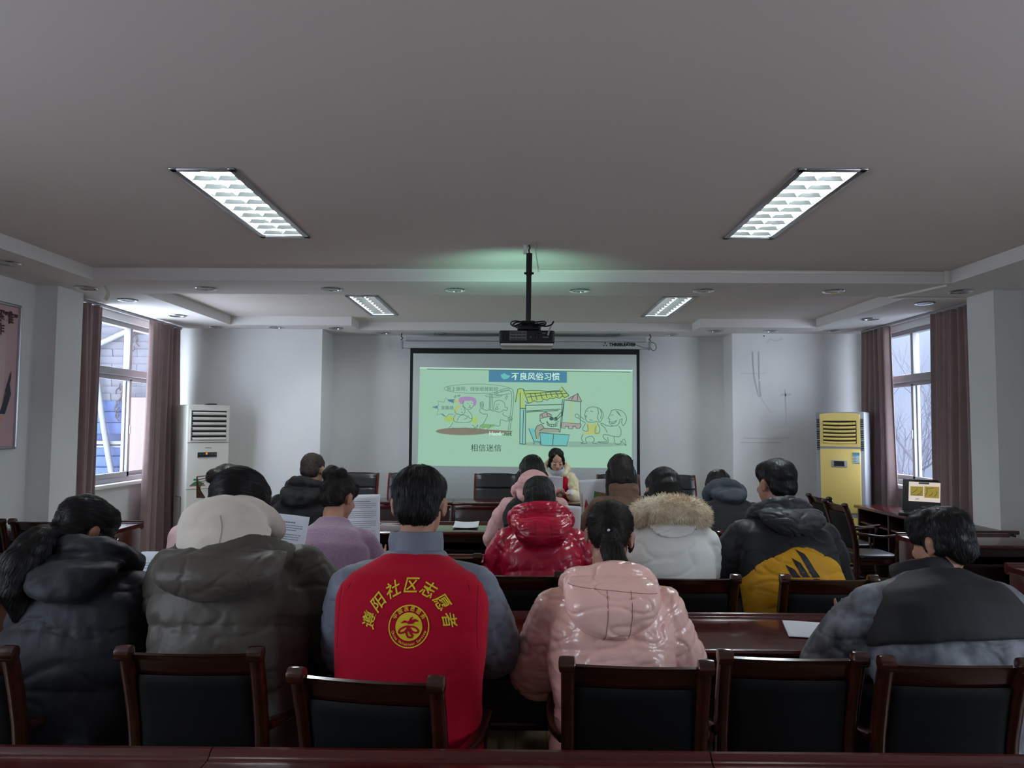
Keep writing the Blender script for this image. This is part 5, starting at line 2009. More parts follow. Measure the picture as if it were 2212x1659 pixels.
for s in (-1, 1):
    gl.tube([p.H(s * .034 + .024 * math.cos(a), .104 - .012 * abs(math.cos(a)), .002 + .019 * math.sin(a)) for a in np.linspace(0, 6.28, 18)[:-1]], .0015, n=5, closed=True)
    gl.tube([p.H(s * .058, .098, .006), p.H(s * .075, .05, .008), p.H(s * .079, 0, .006)], .0015, n=5)
gl.tube([p.H(-.010, .104, .005), p.H(.010, .104, .005)], .0015, n=5)
gl.build('glasses', 'metal', p.root)

# ---- 2 woman in grey-brown puffer
p = Person('b', 'woman in a big grey brown puffer jacket with a cream hood and claw clip', (-.965, 2.47), 0, 1.07, 14, side=0, head=(-8, 18, 0), headoff=(-.06, 0, -.035), sh=.20, tl=1.10, neck=.08, hands=[(-.12, .42, .828), (.18, .46, .86)], elbow=.8)
p.body()
J2 = p.jacket('puffer_jacket', 'taupepuff', [(-.26, .255, .19, 0), (0, .25, .19, 0), (.22, .235, .165, 0), (.40, .245, .165, 0), (.6, .26, .165, -.01), (.78, .25, .15, -.015), (.90, .175, .115, -.01), (1.0, .11, .09, 0)],
              arm=(.118, .115, .09, .062), quilt=p.quilt(.19, .012, phase=.15), folds=((.004, .14), (.006, .11, 1)), seed=4)
h2 = p.hood('taupepuff', w=.205, drop=.165, thick=.085, rim=.055, rimr=.155, seed=5, up=-.035, t=.95, folds=((.004, .09), (.004, .05, 1)))
ch = p.hood('creamfleece', w=.125, drop=.11, thick=.05, rim=.036, rimr=.10, seed=6, up=.05, t=1.0, name='inner_hood', label='cream hood', folds=((.004, .10), (.0015, .04)), rimtilt=-.05, extra=(((-.035, -.105, .025), (.150, .105, .120)), ((-.03, -.115, -.02), (.150, .10, .10)), ((-.01, -.06, .09), (.11, .07, .06))))
p.hairobj([('e', (0, -.016, .048), (.088, .106, .088)), ('e', (0, -.055, .0), (.076, .062, .07)), ('e', (0, .03, .055), (.080, .068, .068))], 'hair', 2600, .08, 7, wid=.0018, lift=.005,
          flow=lambda h: (-.9 - h.x * 2, -.55 - h.y, -.10))
cl = MB()
rr = random.Random(4)
cl.ell(p.H(-.085, -.07, -.005), (.022, .016, .030), p.hm, 2)
for k in range(5):
    cl.tube([p.H(-.085 - .006 * k, -.075, .02), p.H(-.10 - .004 * k, -.09, .045 + .01 * k), p.H(-.095 + .008 * k, -.09, .06 + .008 * k)], [.004, .003, .001], n=5)
cl.build('hair_claw', 'claw', p.root)
b2 = bvh_of(ch)
cN = p.at(1.0, 0, 0)
seam(b2, [(cN.x - .01, cN.z + .11), (cN.x + .005, cN.z + .05), (cN.x - .01, cN.z - .02), (cN.x - .015, cN.z - .075)], M.setdefault('creamseam', mat('beige_stitched_seam', (150, 138, 124), rough=.9)), ch, .0014)

# ---- 3 man in the red vest
p = Person('c', 'man in a red volunteer vest with yellow lettering over a blue-grey padded jacket', (-.335, 2.38), 0, 1.03, 7, tl=1.12, head=(-3, 11, 0), sh=.195, drop=.125, hands=[(-.10, .44, .828), (.12, .44, .828)], elbow=.75, neck=.075)
p.body()
p.jacket('padded_jacket', 'greypuff', [(-.22, .21, .15, 0), (0, .21, .15, 0), (.25, .205, .14, 0), (.5, .215, .145, -.005), (.72, .222, .142, -.01), (.86, .19, .118, -.01), (.95, .12, .09, 0), (1.0, .09, .08, .005)],
         arm=(.098, .100, .085, .055), quilt=p.quilt(.105, .008, torso=False), folds=((.003, .09), (.004, .07, 1)), seed=8)
VS = [(-.30, .232, .172, 0), (0, .228, .170, 0), (.25, .222, .160, 0), (.5, .232, .164, -.005), (.70, .240, .160, -.01), (.80, .238, .148, -.01), (.87, .205, .128, -.01), (.93, .145, .105, 0), (.985, .093, .088, .004)]
v3 = p.jacket('vest', 'redvest', VS, voxel=.0065, smooth=4, folds=((.003, .18), (.003, .16, 1)), seed=9, noarms=True, e=3.0)
p.collar('collar', 'greypuff', r=.072, h=.058, w=.014, t=1.0, fwd=.012)
p.hairobj(SHORT + [('e', (0, .03, .068), (.077, .066, .056))], 'hair', 3200, .038, 10, lift=.007, wid=.0015)
bv = bvh_of(v3)
ez, ex_ = .975, .012
zc = ez
R0 = .0615
ring = MB()


def ring_geo(r0, r1, n=72):
    vs, fs = [], []
    for k in range(n):
        a = 2 * math.pi * k / n
        vs += [(ex_ + r0 * math.cos(a), ez + r0 * math.sin(a)), (ex_ + r1 * math.cos(a), ez + r1 * math.sin(a))]
    for k in range(n):
        b = (k + 1) % n
        fs.append((2 * k, 2 * k + 1, 2 * b + 1, 2 * b))
    return vs, fs


vs, fs = ring_geo(R0, R0 - .0035)
decal(bv, vs, fs, 'vestprint', v3, 'emblem_ring')
n = 60
vs = [(ex_ + .0405 * math.cos(2 * math.pi * k / n), ez + .0405 * math.sin(2 * math.pi * k / n)) for k in range(n)] + [(ex_, ez)]
decal(bv, vs, [(k, (k + 1) % n, n) for k in range(n)], 'vestprint', v3, 'emblem_disc')
# red figure inside the disc: flying shape above, looping heart and hand below
def sub_fill(poly, name='emblem_figure'):
    poly = [tuple(q) for q in smooth_poly(poly, 4, True)]
    decal(bv, [(ex_ + a * .0405, ez + b * .0405) for a, b in poly], [tuple(range(len(poly)))], 'redvest', v3, name, off=.0030, lvl=.004)


sub_fill([(-.30, .45), (-.05, .40), (.10, .62), (.28, .70), (.22, .50), (.50, .55), (.72, .40), (.45, .36), (.25, .22), (.0, .18), (-.10, .05), (-.08, .25), (-.35, .28), (-.60, .22), (-.45, .38)])


def sub_line(pts, w):
    vs, fs = ribbon(smooth_poly(pts, 6), w * .0405)
    decal(bv, [(ex_ + a * .0405 if True else 0, ez + b * .0405) for a, b in [(x / .0405 * .0405, y / .0405 * .0405) for x, y in vs]], fs, 'redvest', v3, 'emblem_figure', off=.0030, lvl=.004)


def rib_scaled(pts, w):
    vs, fs = ribbon(smooth_poly(pts, 6), w)
    decal(bv, [(ex_ + a * .0405, ez + b * .0405) for a, b in vs], fs, 'redvest', v3, 'emblem_figure', off=.0030, lvl=.004)


rib_scaled([(-.02, .02), (-.30, -.02), (-.62, -.18), (-.72, -.40), (-.50, -.44), (-.22, -.28), (-.02, .02)], .13)
rib_scaled([(-.02, .02), (.28, .0), (.58, -.12), (.72, -.32), (.52, -.42), (.22, -.28), (-.02, .02)], .13)
rib_scaled([(-.02, .02), (-.16, -.35), (-.05, -.68), (.18, -.74), (.30, -.60), (.12, -.40), (-.02, .02)], .15)


def arc_text(body, rad, a_mid, step, size, bold, name, flip=False, shear=0.0, wide=1.0, cx=None, cz=None):
    """letters standing on an arc; a in degrees, 90 = top"""
    cx = ex_ if cx is None else cx
    cz = ez if cz is None else cz
    n = len(body)
    for k, c in enumerate(body):
        if c == ' ':
            continue
        a = a_mid + (step * ((n - 1) / 2 - k)) * (-1 if flip else 1)
        th = R(a - 90) if not flip else R(a + 90)
        vs, fs = text_geo(c, size, bold)
        ct, st = math.cos(th), math.sin(th)
        out = []
        for u, v in vs:
            u, v = (u + shear * v) * wide, v
            out.append((cx + rad * math.cos(R(a)) + u * ct - v * st, cz + rad * math.sin(R(a)) + u * st + v * ct))
        decal(bv, out, fs, 'vestprint', v3, name, off=.0022, lvl=.007)


arc_text('中国志愿服务', .0500, 90, 22, .0145, .0002, 'emblem_lettering')
arc_text('China Volunteer Service', .0503, 270, 6.6, .0115, .0002, 'emblem_lettering', flip=True)
arc_text('遵阳社区志愿者', .120, 90, 26.0, .046, .0006, 'vest_lettering', shear=.18, cz=ez - .008)
for s in (-1, 1):
    seam(bv, [(s * .222, zc + .17), (s * .215, zc + .10), (s * .214, zc), (s * .216, zc - .08)], 'redseam', v3, .0012)

# ---- 4 woman in shiny pink
p = Person('d', 'woman in a shiny light pink down jacket with a low dark ponytail', (.315, 2.42), -2, .96, 19, side=-1, tl=1.035, head=(-8, 28, 3), sh=.185, drop=.12, hands=[(-.10, .40, .828), (.12, .40, .828)], elbow=.62, neck=.10)
p.body()
J4 = p.jacket('down_jacket', 'pinkshiny', [(-.26, .225, .19, 0), (0, .22, .18, 0), (.2, .205, .155, 0), (.4, .215, .155, 0), (.6, .225, .15, -.01), (.78, .215, .14, -.015), (.90, .155, .11, -.01), (1.0, .10, .085, 0)],
              arm=(.108, .118, .10, .055), quilt=p.quilt(.17, .010, phase=.3), folds=((.004, .14), (.007, .10, 1), (.003, .05, 1)), seed=14, voxel=.0065)
h4 = p.hood('pinkshiny', w=.158, drop=.195, thick=.07, rim=.040, rimr=.120, seed=15, up=-.012, t=.96, folds=((.004, .08), (.006, .06, 1)), voxel=.0055)
bh = bvh_of(h4)
c = p.at(.96, 0, 0)
for dx in (-.02, .055):
    seam(bh, [(c.x + dx, c.z + .022), (c.x + dx, c.z - .05), (c.x + dx - .006, c.z - .11), (c.x + dx - .012, c.z - .15)], 'pinkseam', h4, .0013)
seam(bh, [(c.x - .14, c.z + .030), (c.x - .06, c.z + .026), (c.x + .03, c.z + .020), (c.x + .14, c.z + .012)], 'pinkseam', h4, .0014)
q0 = p.H(.005, -.100, -.02)
q1, q2, q3 = q0 + Vector((.008, -.038, -.05)), q0 + Vector((.03, -.062, -.11)), q0 + Vector((.085, -.072, -.150))
p.hairobj(SHORT + [('e', (0, .03, .06), (.077, .064, .062)), ('e', (.076, .02, .0), (.010, .02, .045)), ('w', q0, q1, .026, .038), ('w', q1, q2, .038, .034), ('w', q2, q3, .030, .008)],
          'hairbrown', 3400, .08, 16, lift=.008, wid=.0022,
          flow=lambda h: ((0 - h.x) * .9, -.5, (-.02 - h.z) * .9) if h.y > -.105 and h.z > -.07 else (.35, .1, -1.0))
MB().ell(p.H(.005, -.128, -.016), (.0055, .0055, .0055), None, 2).build('hair_bead', 'bead', p.root)

# ---- 5 man in black and camouflage, right edge
p = Person('e', 'man in a black jacket with grey camouflage sleeves, head turned left, right edge', (1.45, 2.45), 4, 1.05, 18, side=-1, tl=.985, hs=.99, head=(24, 16, 0), sh=.205, drop=.125, hands=[(-.16, .46, .828), (.16, .46, .828)], elbow=.7, neck=.05, headoff=(.09, -.06, -.025))
p.body()
J5 = p.jacket('jacket', 'camo', [(-.22, .235, .17, 0), (0, .235, .175, 0), (.25, .23, .165, 0), (.45, .24, .168, -.005), (.7, .235, .15, -.01), (.86, .19, .12, -.01), (.95, .12, .09, 0), (1.0, .09, .08, .005)],
              arm=(.108, .105, .08, .058), folds=((.004, .11), (.005, .09, 1)), seed=18, quilt=p.quilt(.4, .0))
p.jacket('yoke', 'blackcloth', [(.56, .262, .184, -.006), (.62, .264, .182, -.01), (.76, .258, .166, -.012), (.86, .215, .142, -.01), (.93, .15, .112, 0), (.99, .10, .095, .003)],
         folds=((.004, .14),), seed=19, noarms=True, label='black back and yoke')
p.collar('collar', 'blackcloth', r=.086, h=.046, w=.018, t=.97, fwd=.014)
p.hairobj(CROP + [('e', (0, .03, .072), (.076, .064, .052)), ('e', (.060, -.030, .012), (.022, .055, .050)), ('e', (-.060, -.030, .012), (.022, .055, .050)), ('e', (0, -.062, -.02), (.060, .045, .05)), ('e', (.058, .012, .040), (.023, .058, .040)), ('e', (-.058, .012, .040), (.023, .058, .040))], 'hair', 3400, .026, 20, lift=.008, wid=.0015, wave=.15)

# ---- second row
p = Person('f', 'woman in a lilac wool coat with brown hair in a bun, holding a printed sheet', (-.95, 3.66), 0, .97, 20, headoff=(-.03, 0, -.02), head=(-26, 20, 0), sh=.17, hands=[(.00, .42, .86), (.195, .425, .84)])
p.body()
p.jacket('coat', 'lilac', [(-.2, .21, .15, 0), (0, .21, .15, 0), (.25, .20, .145, 0), (.5, .215, .155, -.01), (.72, .215, .145, -.02), (.86, .18, .12, -.015), (.95, .115, .09, 0), (1.03, .080, .078, .01)], arm=(.088, .085, .07, .055), folds=((.004, .14),), seed=22, voxel=.008)
p.hairobj(SHORT + [('e', (0, .03, .06), (.078, .064, .062)), ('e', (-.012, -.085, .105), (.052, .045, .042)), ('e', (.03, -.07, .115), (.035, .035, .03))], 'hairbrown', 1800, .06, 23, lift=.010, wid=.0020, wave=.35,
          flow=lambda h: (0 - h.x, -.6 - h.y, .11 - h.z))

p = Person('g', 'woman in a glossy crimson puffer jacket with its hood lying on her back', (.125, 3.66), 0, .97, 22, head=(4, 30, 0), sh=.17, hands=[(-.10, .42, .828), (.20, .44, .86)], elbow=.8, neck=.09)
p.body()
J7 = p.jacket('puffer_jacket', 'crimson', [(-.2, .205, .165, 0), (0, .205, .165, 0), (.2, .195, .15, 0), (.45, .21, .155, 0), (.65, .215, .15, -.01), (.80, .20, .135, -.015), (.90, .15, .11, -.01), (1.0, .10, .085, 0)], arm=(.105, .102, .08, .055), quilt=p.quilt(.15, .012, phase=.1), folds=((.003, .10), (.005, .08, 1)), seed=26, voxel=.0075)
h7 = p.hood('crimson', w=.155, drop=.17, thick=.075, rim=.046, rimr=.12, seed=27, up=.035, t=.97, folds=((.003, .07), (.005, .055, 1)), voxel=.006)
bh = bvh_of(h7)
c = p.at(.97, 0, 0)
for dx in (-.035, .045):
    seam(bh, [(c.x + dx * .9, c.z + .05), (c.x + dx, c.z), (c.x + dx, c.z - .05), (c.x + dx * .8, c.z - .10)], 'redseam', h7, .0014)
p.hairobj(SHORT + [('e', (0, .03, .06), (.080, .068, .064)), ('c', (0, -.055, .0), (0, -.06, -.10), .082, .070), ('c', (.05, .0, -.02), (.055, -.01, -.10), .04, .034), ('c', (-.05, 0, -.02), (-.055, -.01, -.10), .04, .034)], 'hair', 1600, .09, 28, wid=.002, flow=lambda h: (h.x * 2, h.y + .02, -1.0) if h.z < .09 else (h.x * 4, (h.y + .02) * 4, -.5))

p = Person('h', 'woman in a white parka with a thick cream and tan fur-trimmed hood', (.775, 3.66), -3, 1.0, 20, head=(5, 22, 0), sh=.175, hands=[(-.10, .42, .828), (.14, .44, .828)])
p.body()
p.jacket('parka', 'whitecoat', [(-.2, .215, .17, 0), (0, .215, .17, 0), (.2, .205, .155, 0), (.45, .215, .158, 0), (.65, .22, .15, -.01), (.80, .20, .135, -.015), (.90, .15, .11, -.01), (1.0, .10, .085, 0)], arm=(.098, .094, .075, .055), folds=((.004, .14), (.006, .12, 1)), seed=30, voxel=.008)
hh = p.hood('whitecoat', w=.12, drop=.10, thick=.008, rim=.03, rimr=.11, seed=31, up=.0, t=.95, folds=((.003, .07), (.005, .05, 1)))
# fur roll
mb = MB()
c, X, F, U = p.frame(.985)
pts = []
N = 26
for k in range(N):
    a = 2 * math.pi * k / N
    ca, sa = math.cos(a), math.sin(a)
    pts.append(c + X * (ca * .155) + F * (sa * .105 - .03) + U * (.012 + .02 * max(0, -sa)))
for k in range(N):
    sa = math.sin(2 * math.pi * (k + .5) / N)
    r_ = .052 + .018 * max(0, -sa)
    capsule(mb, pts[k], pts[(k + 1) % N], r_, r_, n=10)
fm = blob(mb, .008, 3, ((.007, .06),), 33)
V = [tuple(v.co) for v in fm.vertices]
Fc = [tuple(q.vertices) for q in fm.polygons]
nv = len(V)
rr = np.random.default_rng(35)
nrm = [v.normal.copy() for v in fm.vertices]
for k in range(9000):
    i = int(rr.integers(nv))
    b = Vector(V[i])
    if b.y > c.y + .06:
        continue
    d = (nrm[i] + Vector(rr.normal(size=3)) * .38 + Vector((0, 0, -.25))).normalized()
    L = rr.uniform(.012, .030)
    s_ = d.cross(Vector(rr.normal(size=3))).normalized() * .0013
    m_ = b + d * (L * .55) + Vector((0, 0, -.002))
    e_ = b + d * L + Vector((0, 0, -.006))
    n0 = len(V)
    V += [tuple(b + s_), tuple(b - s_), tuple(m_ + s_ * .8), tuple(m_ - s_ * .8), tuple(e_)]
    Fc += [(n0, n0 + 1, n0 + 3, n0 + 2), (n0 + 2, n0 + 3, n0 + 4)]
me = bpy.data.meshes.new('fur_trim')
me.from_pydata(V, [], Fc)
me.update()
link('fur_trim', me, 'fur', p.root, 180)
p.hairobj(SHORT + [('e', (0, .03, .06), (.082, .07, .066)), ('c', (0, -.05, .0), (0, -.055, -.12), .084, .080), ('c', (.06, .0, -.02), (.07, -.01, -.12), .042, .036), ('c', (-.06, 0, -.02), (-.07, -.01, -.12), .042, .036)], 'hair', 1600, .09, 36, wid=.002, flow=lambda h: (h.x * 2, h.y + .02, -1.0) if h.z < .09 else (h.x * 4, (h.y + .02) * 4, -.5))

p = Person('i', 'man in a black shell jacket with a mustard yellow lower back and three slanted bars', (1.375, 3.64), 5, 1.06, 24, side=1, headoff=(.03, 0, 0), head=(14, 8, 2), sh=.195, hands=[(-.14, .44, .828), (.14, .44, .828)], elbow=.85, neck=.11)
p.body()
J9 = p.jacket('shell_jacket', 'blackshell', [(-.2, .22, .16, 0), (0, .22, .165, 0), (.2, .215, .16, 0), (.45, .23, .165, -.005), (.65, .235, .158, -.01), (.80, .22, .14, -.015), (.90, .16, .11, -.01), (1.0, .10, .085, 0)], arm=(.105, .102, .085, .058), folds=((.004, .12), (.006, .10, 1)), seed=40, voxel=.008)
y9 = p.jacket('lower_back_panel', 'mustard', [(-.21, .232, .172, 0), (0, .232, .178, 0), (.2, .228, .174, 0), (.42, .238, .180, -.005), (.56, .22, .175, -.010), (.64, .12, .158, -.014)], folds=((.004, .12), (.006, .10, 1)), seed=40, voxel=.008, noarms=True, label='mustard yellow lower back')
b9 = bvh_of(y9, J9)
for k, hgt in enumerate((.045, .075, .112)):
    x0 = -.075 + k * .048
    poly = [(x0, .872), (x0 + .036, .872), (x0 + .036 - .5 * hgt, .872 + hgt - .010), (x0 - .5 * hgt, .872 + hgt + .010)]
    decal(b9, poly, [(0, 1, 2, 3)], 'blackshell', y9, 'slanted_bar', off=.003, lvl=.012)
    decal(b9, [(x0, .855), (x0 + .034, .855), (x0 + .034, .864), (x0, .864)], [(0, 1, 2, 3)], 'blackshell', y9, 'printed_line', off=.003, lvl=.012)
p.hood('darkshell', w=.165, drop=.15, thick=.07, rim=.045, rimr=.12, seed=41, up=.02, t=.97, folds=((.004, .06), (.008, .05, 1)))
p.hairobj(SHORT + [('e', (0, .03, .066), (.077, .064, .055))], 'hair', 1600, .03, 42, wid=.0018, lift=.004)

p = Person('j', 'half-hidden woman in a pale pink jacket, behind the grey brown puffer jacket', (-1.545, 3.66), 0, 1.0, 22, head=(0, 16, 0), sh=.17, hands=[(-.10, .42, .828), (.12, .42, .828)])
p.body(voxel=.008)
p.jacket('down_jacket', 'palepink', FEM, arm=(.095, .09, .075, .055), quilt=p.quilt(.14, .010), folds=((.005, .08),), seed=45, voxel=.009)
p.hood('palepink', w=.14, drop=.15, thick=.055, rim=.036, rimr=.11, seed=46, up=.02)
p.hairobj(SHORT + [('e', (0, .03, .06), (.078, .064, .062)), ('e', (-.04, -.10, .05), (.04, .035, .04))], 'hairbrown', 900, .06, 47, lift=.012, wid=.002, wave=.3)

# ---- third row
p = Person('k', 'man in a black hooded jacket with closely cropped greying hair, far left row', (-1.545, 5.12), -4, 1.0, 18, side=4, head=(-4, 14, 0), sh=.18, hands=[(-.10, .42, .828), (.12, .42, .828)])
p.body(voxel=.008)
p.jacket('jacket', 'blackcloth', MALE, arm=(.10, .095, .075, .055), folds=((.006, .12),), seed=50, voxel=.009, quilt=p.quilt(.16, .006))
p.hood('blackcloth', w=.15, drop=.15, thick=.06, rim=.042, rimr=.115, seed=51, up=.04)
p.hairobj([('e', (0, -.016, .044), (.080, .097, .081)), ('e', (0, -.050, .0), (.068, .056, .064))], 'hairgrey', 900, .014, 52, wid=.0016, lift=.002)

p = Person('l', 'woman in a pink and black down jacket with a pink hood round her neck', (.12, 5.12), 0, 1.0, 18, head=(6, 22, 0), sh=.172, hands=[(-.12, .42, .828), (.12, .42, .828)], elbow=.9)
p.body(voxel=.008)
J12 = p.jacket('down_jacket', 'pinkmatt', FEM, arm=(.095, .09, .075, .055), quilt=p.quilt(.13, .008), folds=((.005, .08),), seed=55, voxel=.008)
p.jacket('yoke', 'blackpanel', [(.56, .212, .152, -.003), (.72, .222, .148, -.008), (.82, .20, .132, -.01), (.90, .15, .11, -.01), (.97, .10, .09, 0)], noarms=True, seed=55, folds=((.003, .1),), label='black shoulder yoke')
p.hood('pinkmatt', w=.125, drop=.12, thick=.055, rim=.040, rimr=.112, seed=56, up=.03, t=.97, folds=((.003, .08), (.004, .06, 1)), extra=(((0, -.09, .055), (.118, .078, .11)),))
p.hairobj(SHORT + [('e', (0, .03, .06), (.084, .070, .066)), ('c', (0, -.05, .0), (0, -.055, -.10), .088, .080), ('c', (.075, .01, -.01), (.095, .0, -.17), .038, .022), ('c', (-.075, .01, -.01), (-.095, .0, -.17), .038, .022)], 'hair', 1300, .09, 57, wid=.0022, flow=lambda h: (h.x * 2, h.y + .02, -1.0) if h.z < .09 else (h.x * 4, (h.y + .02) * 4, -.5))

p = Person('m', 'woman in a dark brown coat with a silver hair clip, holding a leaflet', (.755, 5.12), -2, 1.0, 14, head=(8, 18, 0), sh=.175, hands=[(-.22, .40, .90), (.12, .42, .828)])
p.body(voxel=.008)
j = p.jacket('coat', 'brown', FEM, arm=(.098, .092, .075, .055), quilt=p.quilt(.14, .004), folds=((.004, .1),), seed=60, voxel=.008)
p.collar('collar', 'brown', r=.086, h=.085, w=.018, t=.96, fwd=.014)
p.hairobj(SHORT + [('e', (0, .03, .06), (.082, .068, .064)), ('c', (0, -.045, .0), (0, -.05, -.06), .084, .080), ('c', (.065, .0, -.01), (.08, -.005, -.16), .042, .030), ('c', (-.065, .0, -.01), (-.085, -.005, -.16), .042, .030)], 'hairbrown', 1500, .10, 61, wid=.0022, flow=lambda h: (h.x * 2, h.y + .02, -1.0) if h.z < .09 else (h.x * 4, (h.y + .02) * 4, -.5))
MB().box(p.H(.062, -.062, .075), (.038, .012, .016), rot=(0, R(18), R(-30)), bev=.004).build('hair_clip', 'metal', p.root)
bj = bvh_of(j)
q = onto(bj, .015, p.at(.86, 0, 0).z, .003)
MB().box(q, (.030, .005, .010), bev=.002).build('metal_tag', 'metal', p.root)

p = Person('n', 'man bent low over his desk in a dark coat with a grey jersey hood', (1.53, 5.14), 0, 1.02, 38, side=1, head=(4, 42, 0), sh=.185, hands=[(-.12, .46, .828), (.12, .46, .828)], elbow=.8, neck=.09)
p.body(voxel=.008)
p.jacket('coat', 'darkcloth', MALE, arm=(.10, .095, .075, .055), folds=((.006, .12),), seed=64, voxel=.009)
p.hood('greyhood', w=.125, drop=.15, thick=.06, rim=.05, rimr=.105, seed=65, up=.07, t=.97)
p.hairobj(SHORT + [('e', (0, .03, .066), (.077, .064, .055))], 'hair', 1000, .03, 66, wid=.002, lift=.006)

# ---- presenter
p = Person('o', 'seated woman presenter facing the room, cream jacket and red vest, reading from a sheet', (.44, 8.52), 180, .98, 22, side=0, head=(6, 26, 4), sh=.165, hands=[(-.13, .42, .845), (.07, .44, .85)], elbow=.9, neck=.10, pale=True)
p.body(voxel=.0042)
p.jacket('padded_jacket', 'creampuff', [(-.2, .20, .145, 0), (0, .20, .145, 0), (.25, .185, .135, 0), (.5, .20, .14, 0), (.72, .205, .138, -.005), (.86, .17, .115, -.01), (.95, .11, .09, 0), (1.0, .09, .085, .005)], arm=(.10, .092, .085, .058), quilt=p.quilt(.13, .009), folds=((.006, .08),), seed=70, voxel=.0065)
v = p.jacket('vest', 'redvest', [(-.2, .208, .155, 0), (0, .208, .155, 0), (.25, .195, .148, 0), (.5, .21, .152, 0), (.70, .212, .154, -.003), (.80, .205, .142, -.006), (.88, .165, .124, -.008), (.93, .125, .105, -.005)], noarms=True, seed=71, voxel=.0065)
p.hood('creampuff', w=.14, drop=.14, thick=.06, rim=.042, rimr=.115, seed=72, up=.05, rimtilt=-.03)
p.collar('scarf', 'fluff', r=.064, h=.062, w=.028, t=1.0, fwd=.034, label='pale grey fluffy scarf')
for i in (0, 1):
    p.sleeve('sleeve_cover', 'bluewhite', i, (.062, .05), 'pale blue sleeve cover', .35)
# face details
for s in (-1, 1):
    MB().ell(p.H(s * .033, .082, .006), (.0150, .0085, .0085), p.hm, 2).build('eyelid', 'skinpale', p.root, smooth=180)
    MB().tube([p.H(s * (.017 + .032 * t), .0915 - .006 * t - .008 * (t - .4) ** 2, .0005 - .0045 * math.sin(math.pi * t)) for t in np.linspace(0, 1, 8)], [.0010, .0018, .0022, .0024, .0026, .0026, .0022, .0012], n=6).build('eyelash', 'hair', p.root)
    MB().tube([p.H(s * (.014 + .038 * t), .0965 - .012 * t * t, .026 + .006 * math.sin(math.pi * t * .8)) for t in np.linspace(0, 1, 8)], [.0018, .0026, .0028, .0026, .0024, .002, .0016, .0008], n=6).build('eyebrow', 'hair', p.root)
MB().tube([p.H(x, .0965 - 9 * x * x, -.052 + .003 * math.cos(x * 200)) for x in np.linspace(-.021, .021, 9)], [.001, .003, .004, .0045, .0042, .0045, .004, .003, .001], n=6).build('lips', 'lips', p.root)
p.hairobj([('e', (0, -.026, .046), (.083, .096, .086)), ('e', (0, -.052, -.01), (.074, .062, .07)), ('e', (.040, .004, .080), (.042, .058, .044)), ('e', (-.034, .006, .084), (.046, .056, .042)), ('e', (.062, .030, .045), (.018, .034, .040)), ('e', (-.062, .030, .045), (.018, .034, .040)), ('c', (.070, .035, .045), (.078, .0, -.055), .016, .018), ('c', (-.070, .035, .045), (-.078, .0, -.04), .015, .016), ('e', (0, -.08, -.09), (.06, .05, .06))], 'hair', 1800, .07, 74, wid=.0018, voxel=.0048, lift=.002,
          flow=lambda h: (h.x * 6, -.25, -.55))
# ------------------------------------------------------------------ papers


def text_rows(u0, u1, v0, v1, n, seed, title=True):
    """rows of small print as short dashes, in sheet space"""
    r = random.Random(seed)
    out = []
    if title:
        out.append(((u0 + .22 * (u1 - u0)), v1 + .012, (u0 + .80 * (u1 - u0)), .0045, True))
    for i in range(n):
        v = v1 - (v1 - v0) * i / (n - 1)
        if i % 5 == 3:
            continue
        out.append((u0 + (.05 if i % 5 == 0 else 0) * (u1 - u0), v, u1 - (r.random() * .5 * (u1 - u0) if i % 5 == 2 else 0), .0028, False))
    return out


def sheet(label, c, rx, up, w=.21, h=.297, curl=.015, seed=1, name='paper_sheet', printed=True, bow=0.0):
    """a sheet of paper: centre c, side direction rx, upward direction up, gently curled"""
    c, rx, up = Vector(c), Vector(rx).normalized(), Vector(up)
    up = (up - rx * up.dot(rx)).normalized()
    nn = rx.cross(up)          # print side

    def P(u, v, off=0.0):
        return c + rx * u + up * v + nn * (off + curl * (1 - (2 * u / w) ** 2) + bow * (2 * v / h) ** 2)
    me = MB().grid(lambda a, b: P((a - .5) * w, (b - .5) * h), 10, 12)
    o = me.build(name, 'paper', smooth=180)
    sm = o.modifiers.new('thickness', 'SOLIDIFY')
    sm.thickness = .0008
    sm.offset = 0
    tag(o, label, 'paper')
    if printed:
        r = random.Random(seed)
        mb = MB()
        for (a, v, b, th, ttl) in text_rows(-w * .38, w * .38, -h * .36, h * .33, 20, seed):
            x = a
            while x < b:
                L = r.uniform(.003, .006) * (1.6 if ttl else 1)
                mb.add([P(x, v - th / 2, .0012), P(x + L, v - th / 2, .0012), P(x + L, v + th / 2, .0012), P(x, v + th / 2, .0012)], [(0, 1, 2, 3)])
                x += L + r.uniform(.0012, .0026)
        to = mb.build('printed_text', 'ink', o, smooth=0, fixn=False)
        to['kind'] = 'stuff'
    return o


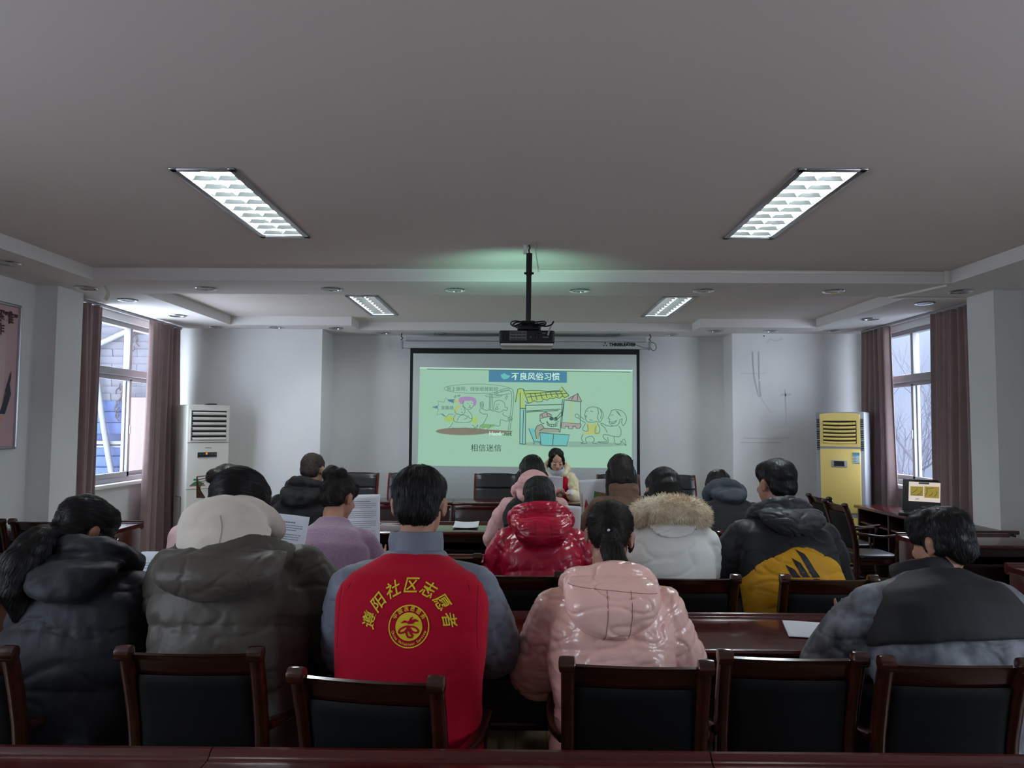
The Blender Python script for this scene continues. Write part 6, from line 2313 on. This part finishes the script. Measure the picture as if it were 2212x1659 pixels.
# print faces the reader (towards -y)
sheet('white printed sheet held by the woman with the long ponytail', (-1.44, 2.93, .93), (1, -.05, -.05), (-.05, .55, .8), seed=2)
sheet('white printed sheet held up beside the cream hood', (-.95, 2.93, 1.10), (1, .05, -.10), (.12, .35, 1), seed=3, h=.25)
sheet('white printed sheet held upright by the woman in the lilac coat', (-.865, 4.09, 1.045), (1, .1, .03), (.03, .2, 1), seed=4)
sheet('white sheet lying curled on the desk beyond the red vest', (-.41, 5.98, .775), (1, 0, 0), (0, 1, .06), w=.20, h=.25, curl=-.008, seed=5, printed=False, bow=.012)
sheet('white sheet partly hidden behind the crimson puffer jacket', (.29, 4.10, 1.02), (1, .2, -.1), (.02, .15, 1), w=.13, h=.24, seed=6, printed=False)
sheet('white sheet held by the man in black and yellow', (1.60, 4.32, .86), (1, 0, -.25), (.25, .5, .7), w=.17, h=.2, seed=7, printed=False)
sheet('white sheet on the desk before the man in the camouflage sleeves', (1.20, 3.02, .7645), (1, -.25, 0), (.25, 1, 0), curl=.001, w=.21, h=.25, seed=8, printed=False)
sheet('white sheet on the side desk at the right edge', (3.15, 4.28, .7645), (1, .1, 0), (-.1, 1, 0), curl=.001, seed=9, printed=False)
sheet('white sheet read by the presenter', (.42, 8.05, .925), (-1, .12, .06), (0, -.35, 1), w=.16, h=.235, seed=10, printed=False, curl=.006)

# leaflet with coloured cartoons held by the woman in brown
lf = sheet('leaflet with coloured cartoons held by the woman in the brown coat', (.575, 5.50, 1.045), (1, .05, .06), (-.08, .2, 1), w=.21, h=.285, seed=11, printed=False, name='leaflet', curl=.006)
lc, lx = Vector((.575, 5.50, 1.045)), Vector((1, .05, .06)).normalized()
lu = Vector((-.08, .2, 1))
lu = (lu - lx * lu.dot(lx)).normalized()
ln = lx.cross(lu)
for nm, col, poly in (('picture_green', (86, 140, 84), [(-.02, -.06), (.0, .02), (.01, .06), (.03, .02), (.05, -.01), (.04, -.07)]),
                      ('picture_brown', (140, 112, 78), [(.03, -.02), (.10, -.04), (.10, .03), (.02, .05)]),
                      ('picture_red', (176, 70, 78), [(-.075, -.05), (-.06, .0), (-.045, -.05), (-.04, -.10), (-.08, -.10)]),
                      ('picture_blue', (96, 120, 170), [(-.085, -.14), (-.05, -.14), (-.045, -.10), (-.08, -.10)]),
                      ('picture_tan', (186, 160, 110), [(-.098, -.06), (-.090, .04), (-.082, .04), (-.09, -.06)])):
    m_ = mat('leaflet_' + nm, col, rough=.8)
    MB().prism(poly, .0006, lambda u, v, w: lc + lx * u + lu * v + ln * (.0055 + .006 * (1 - (2 * u / .21) ** 2) * .2 + w)).build(nm, m_, lf, smooth=0)
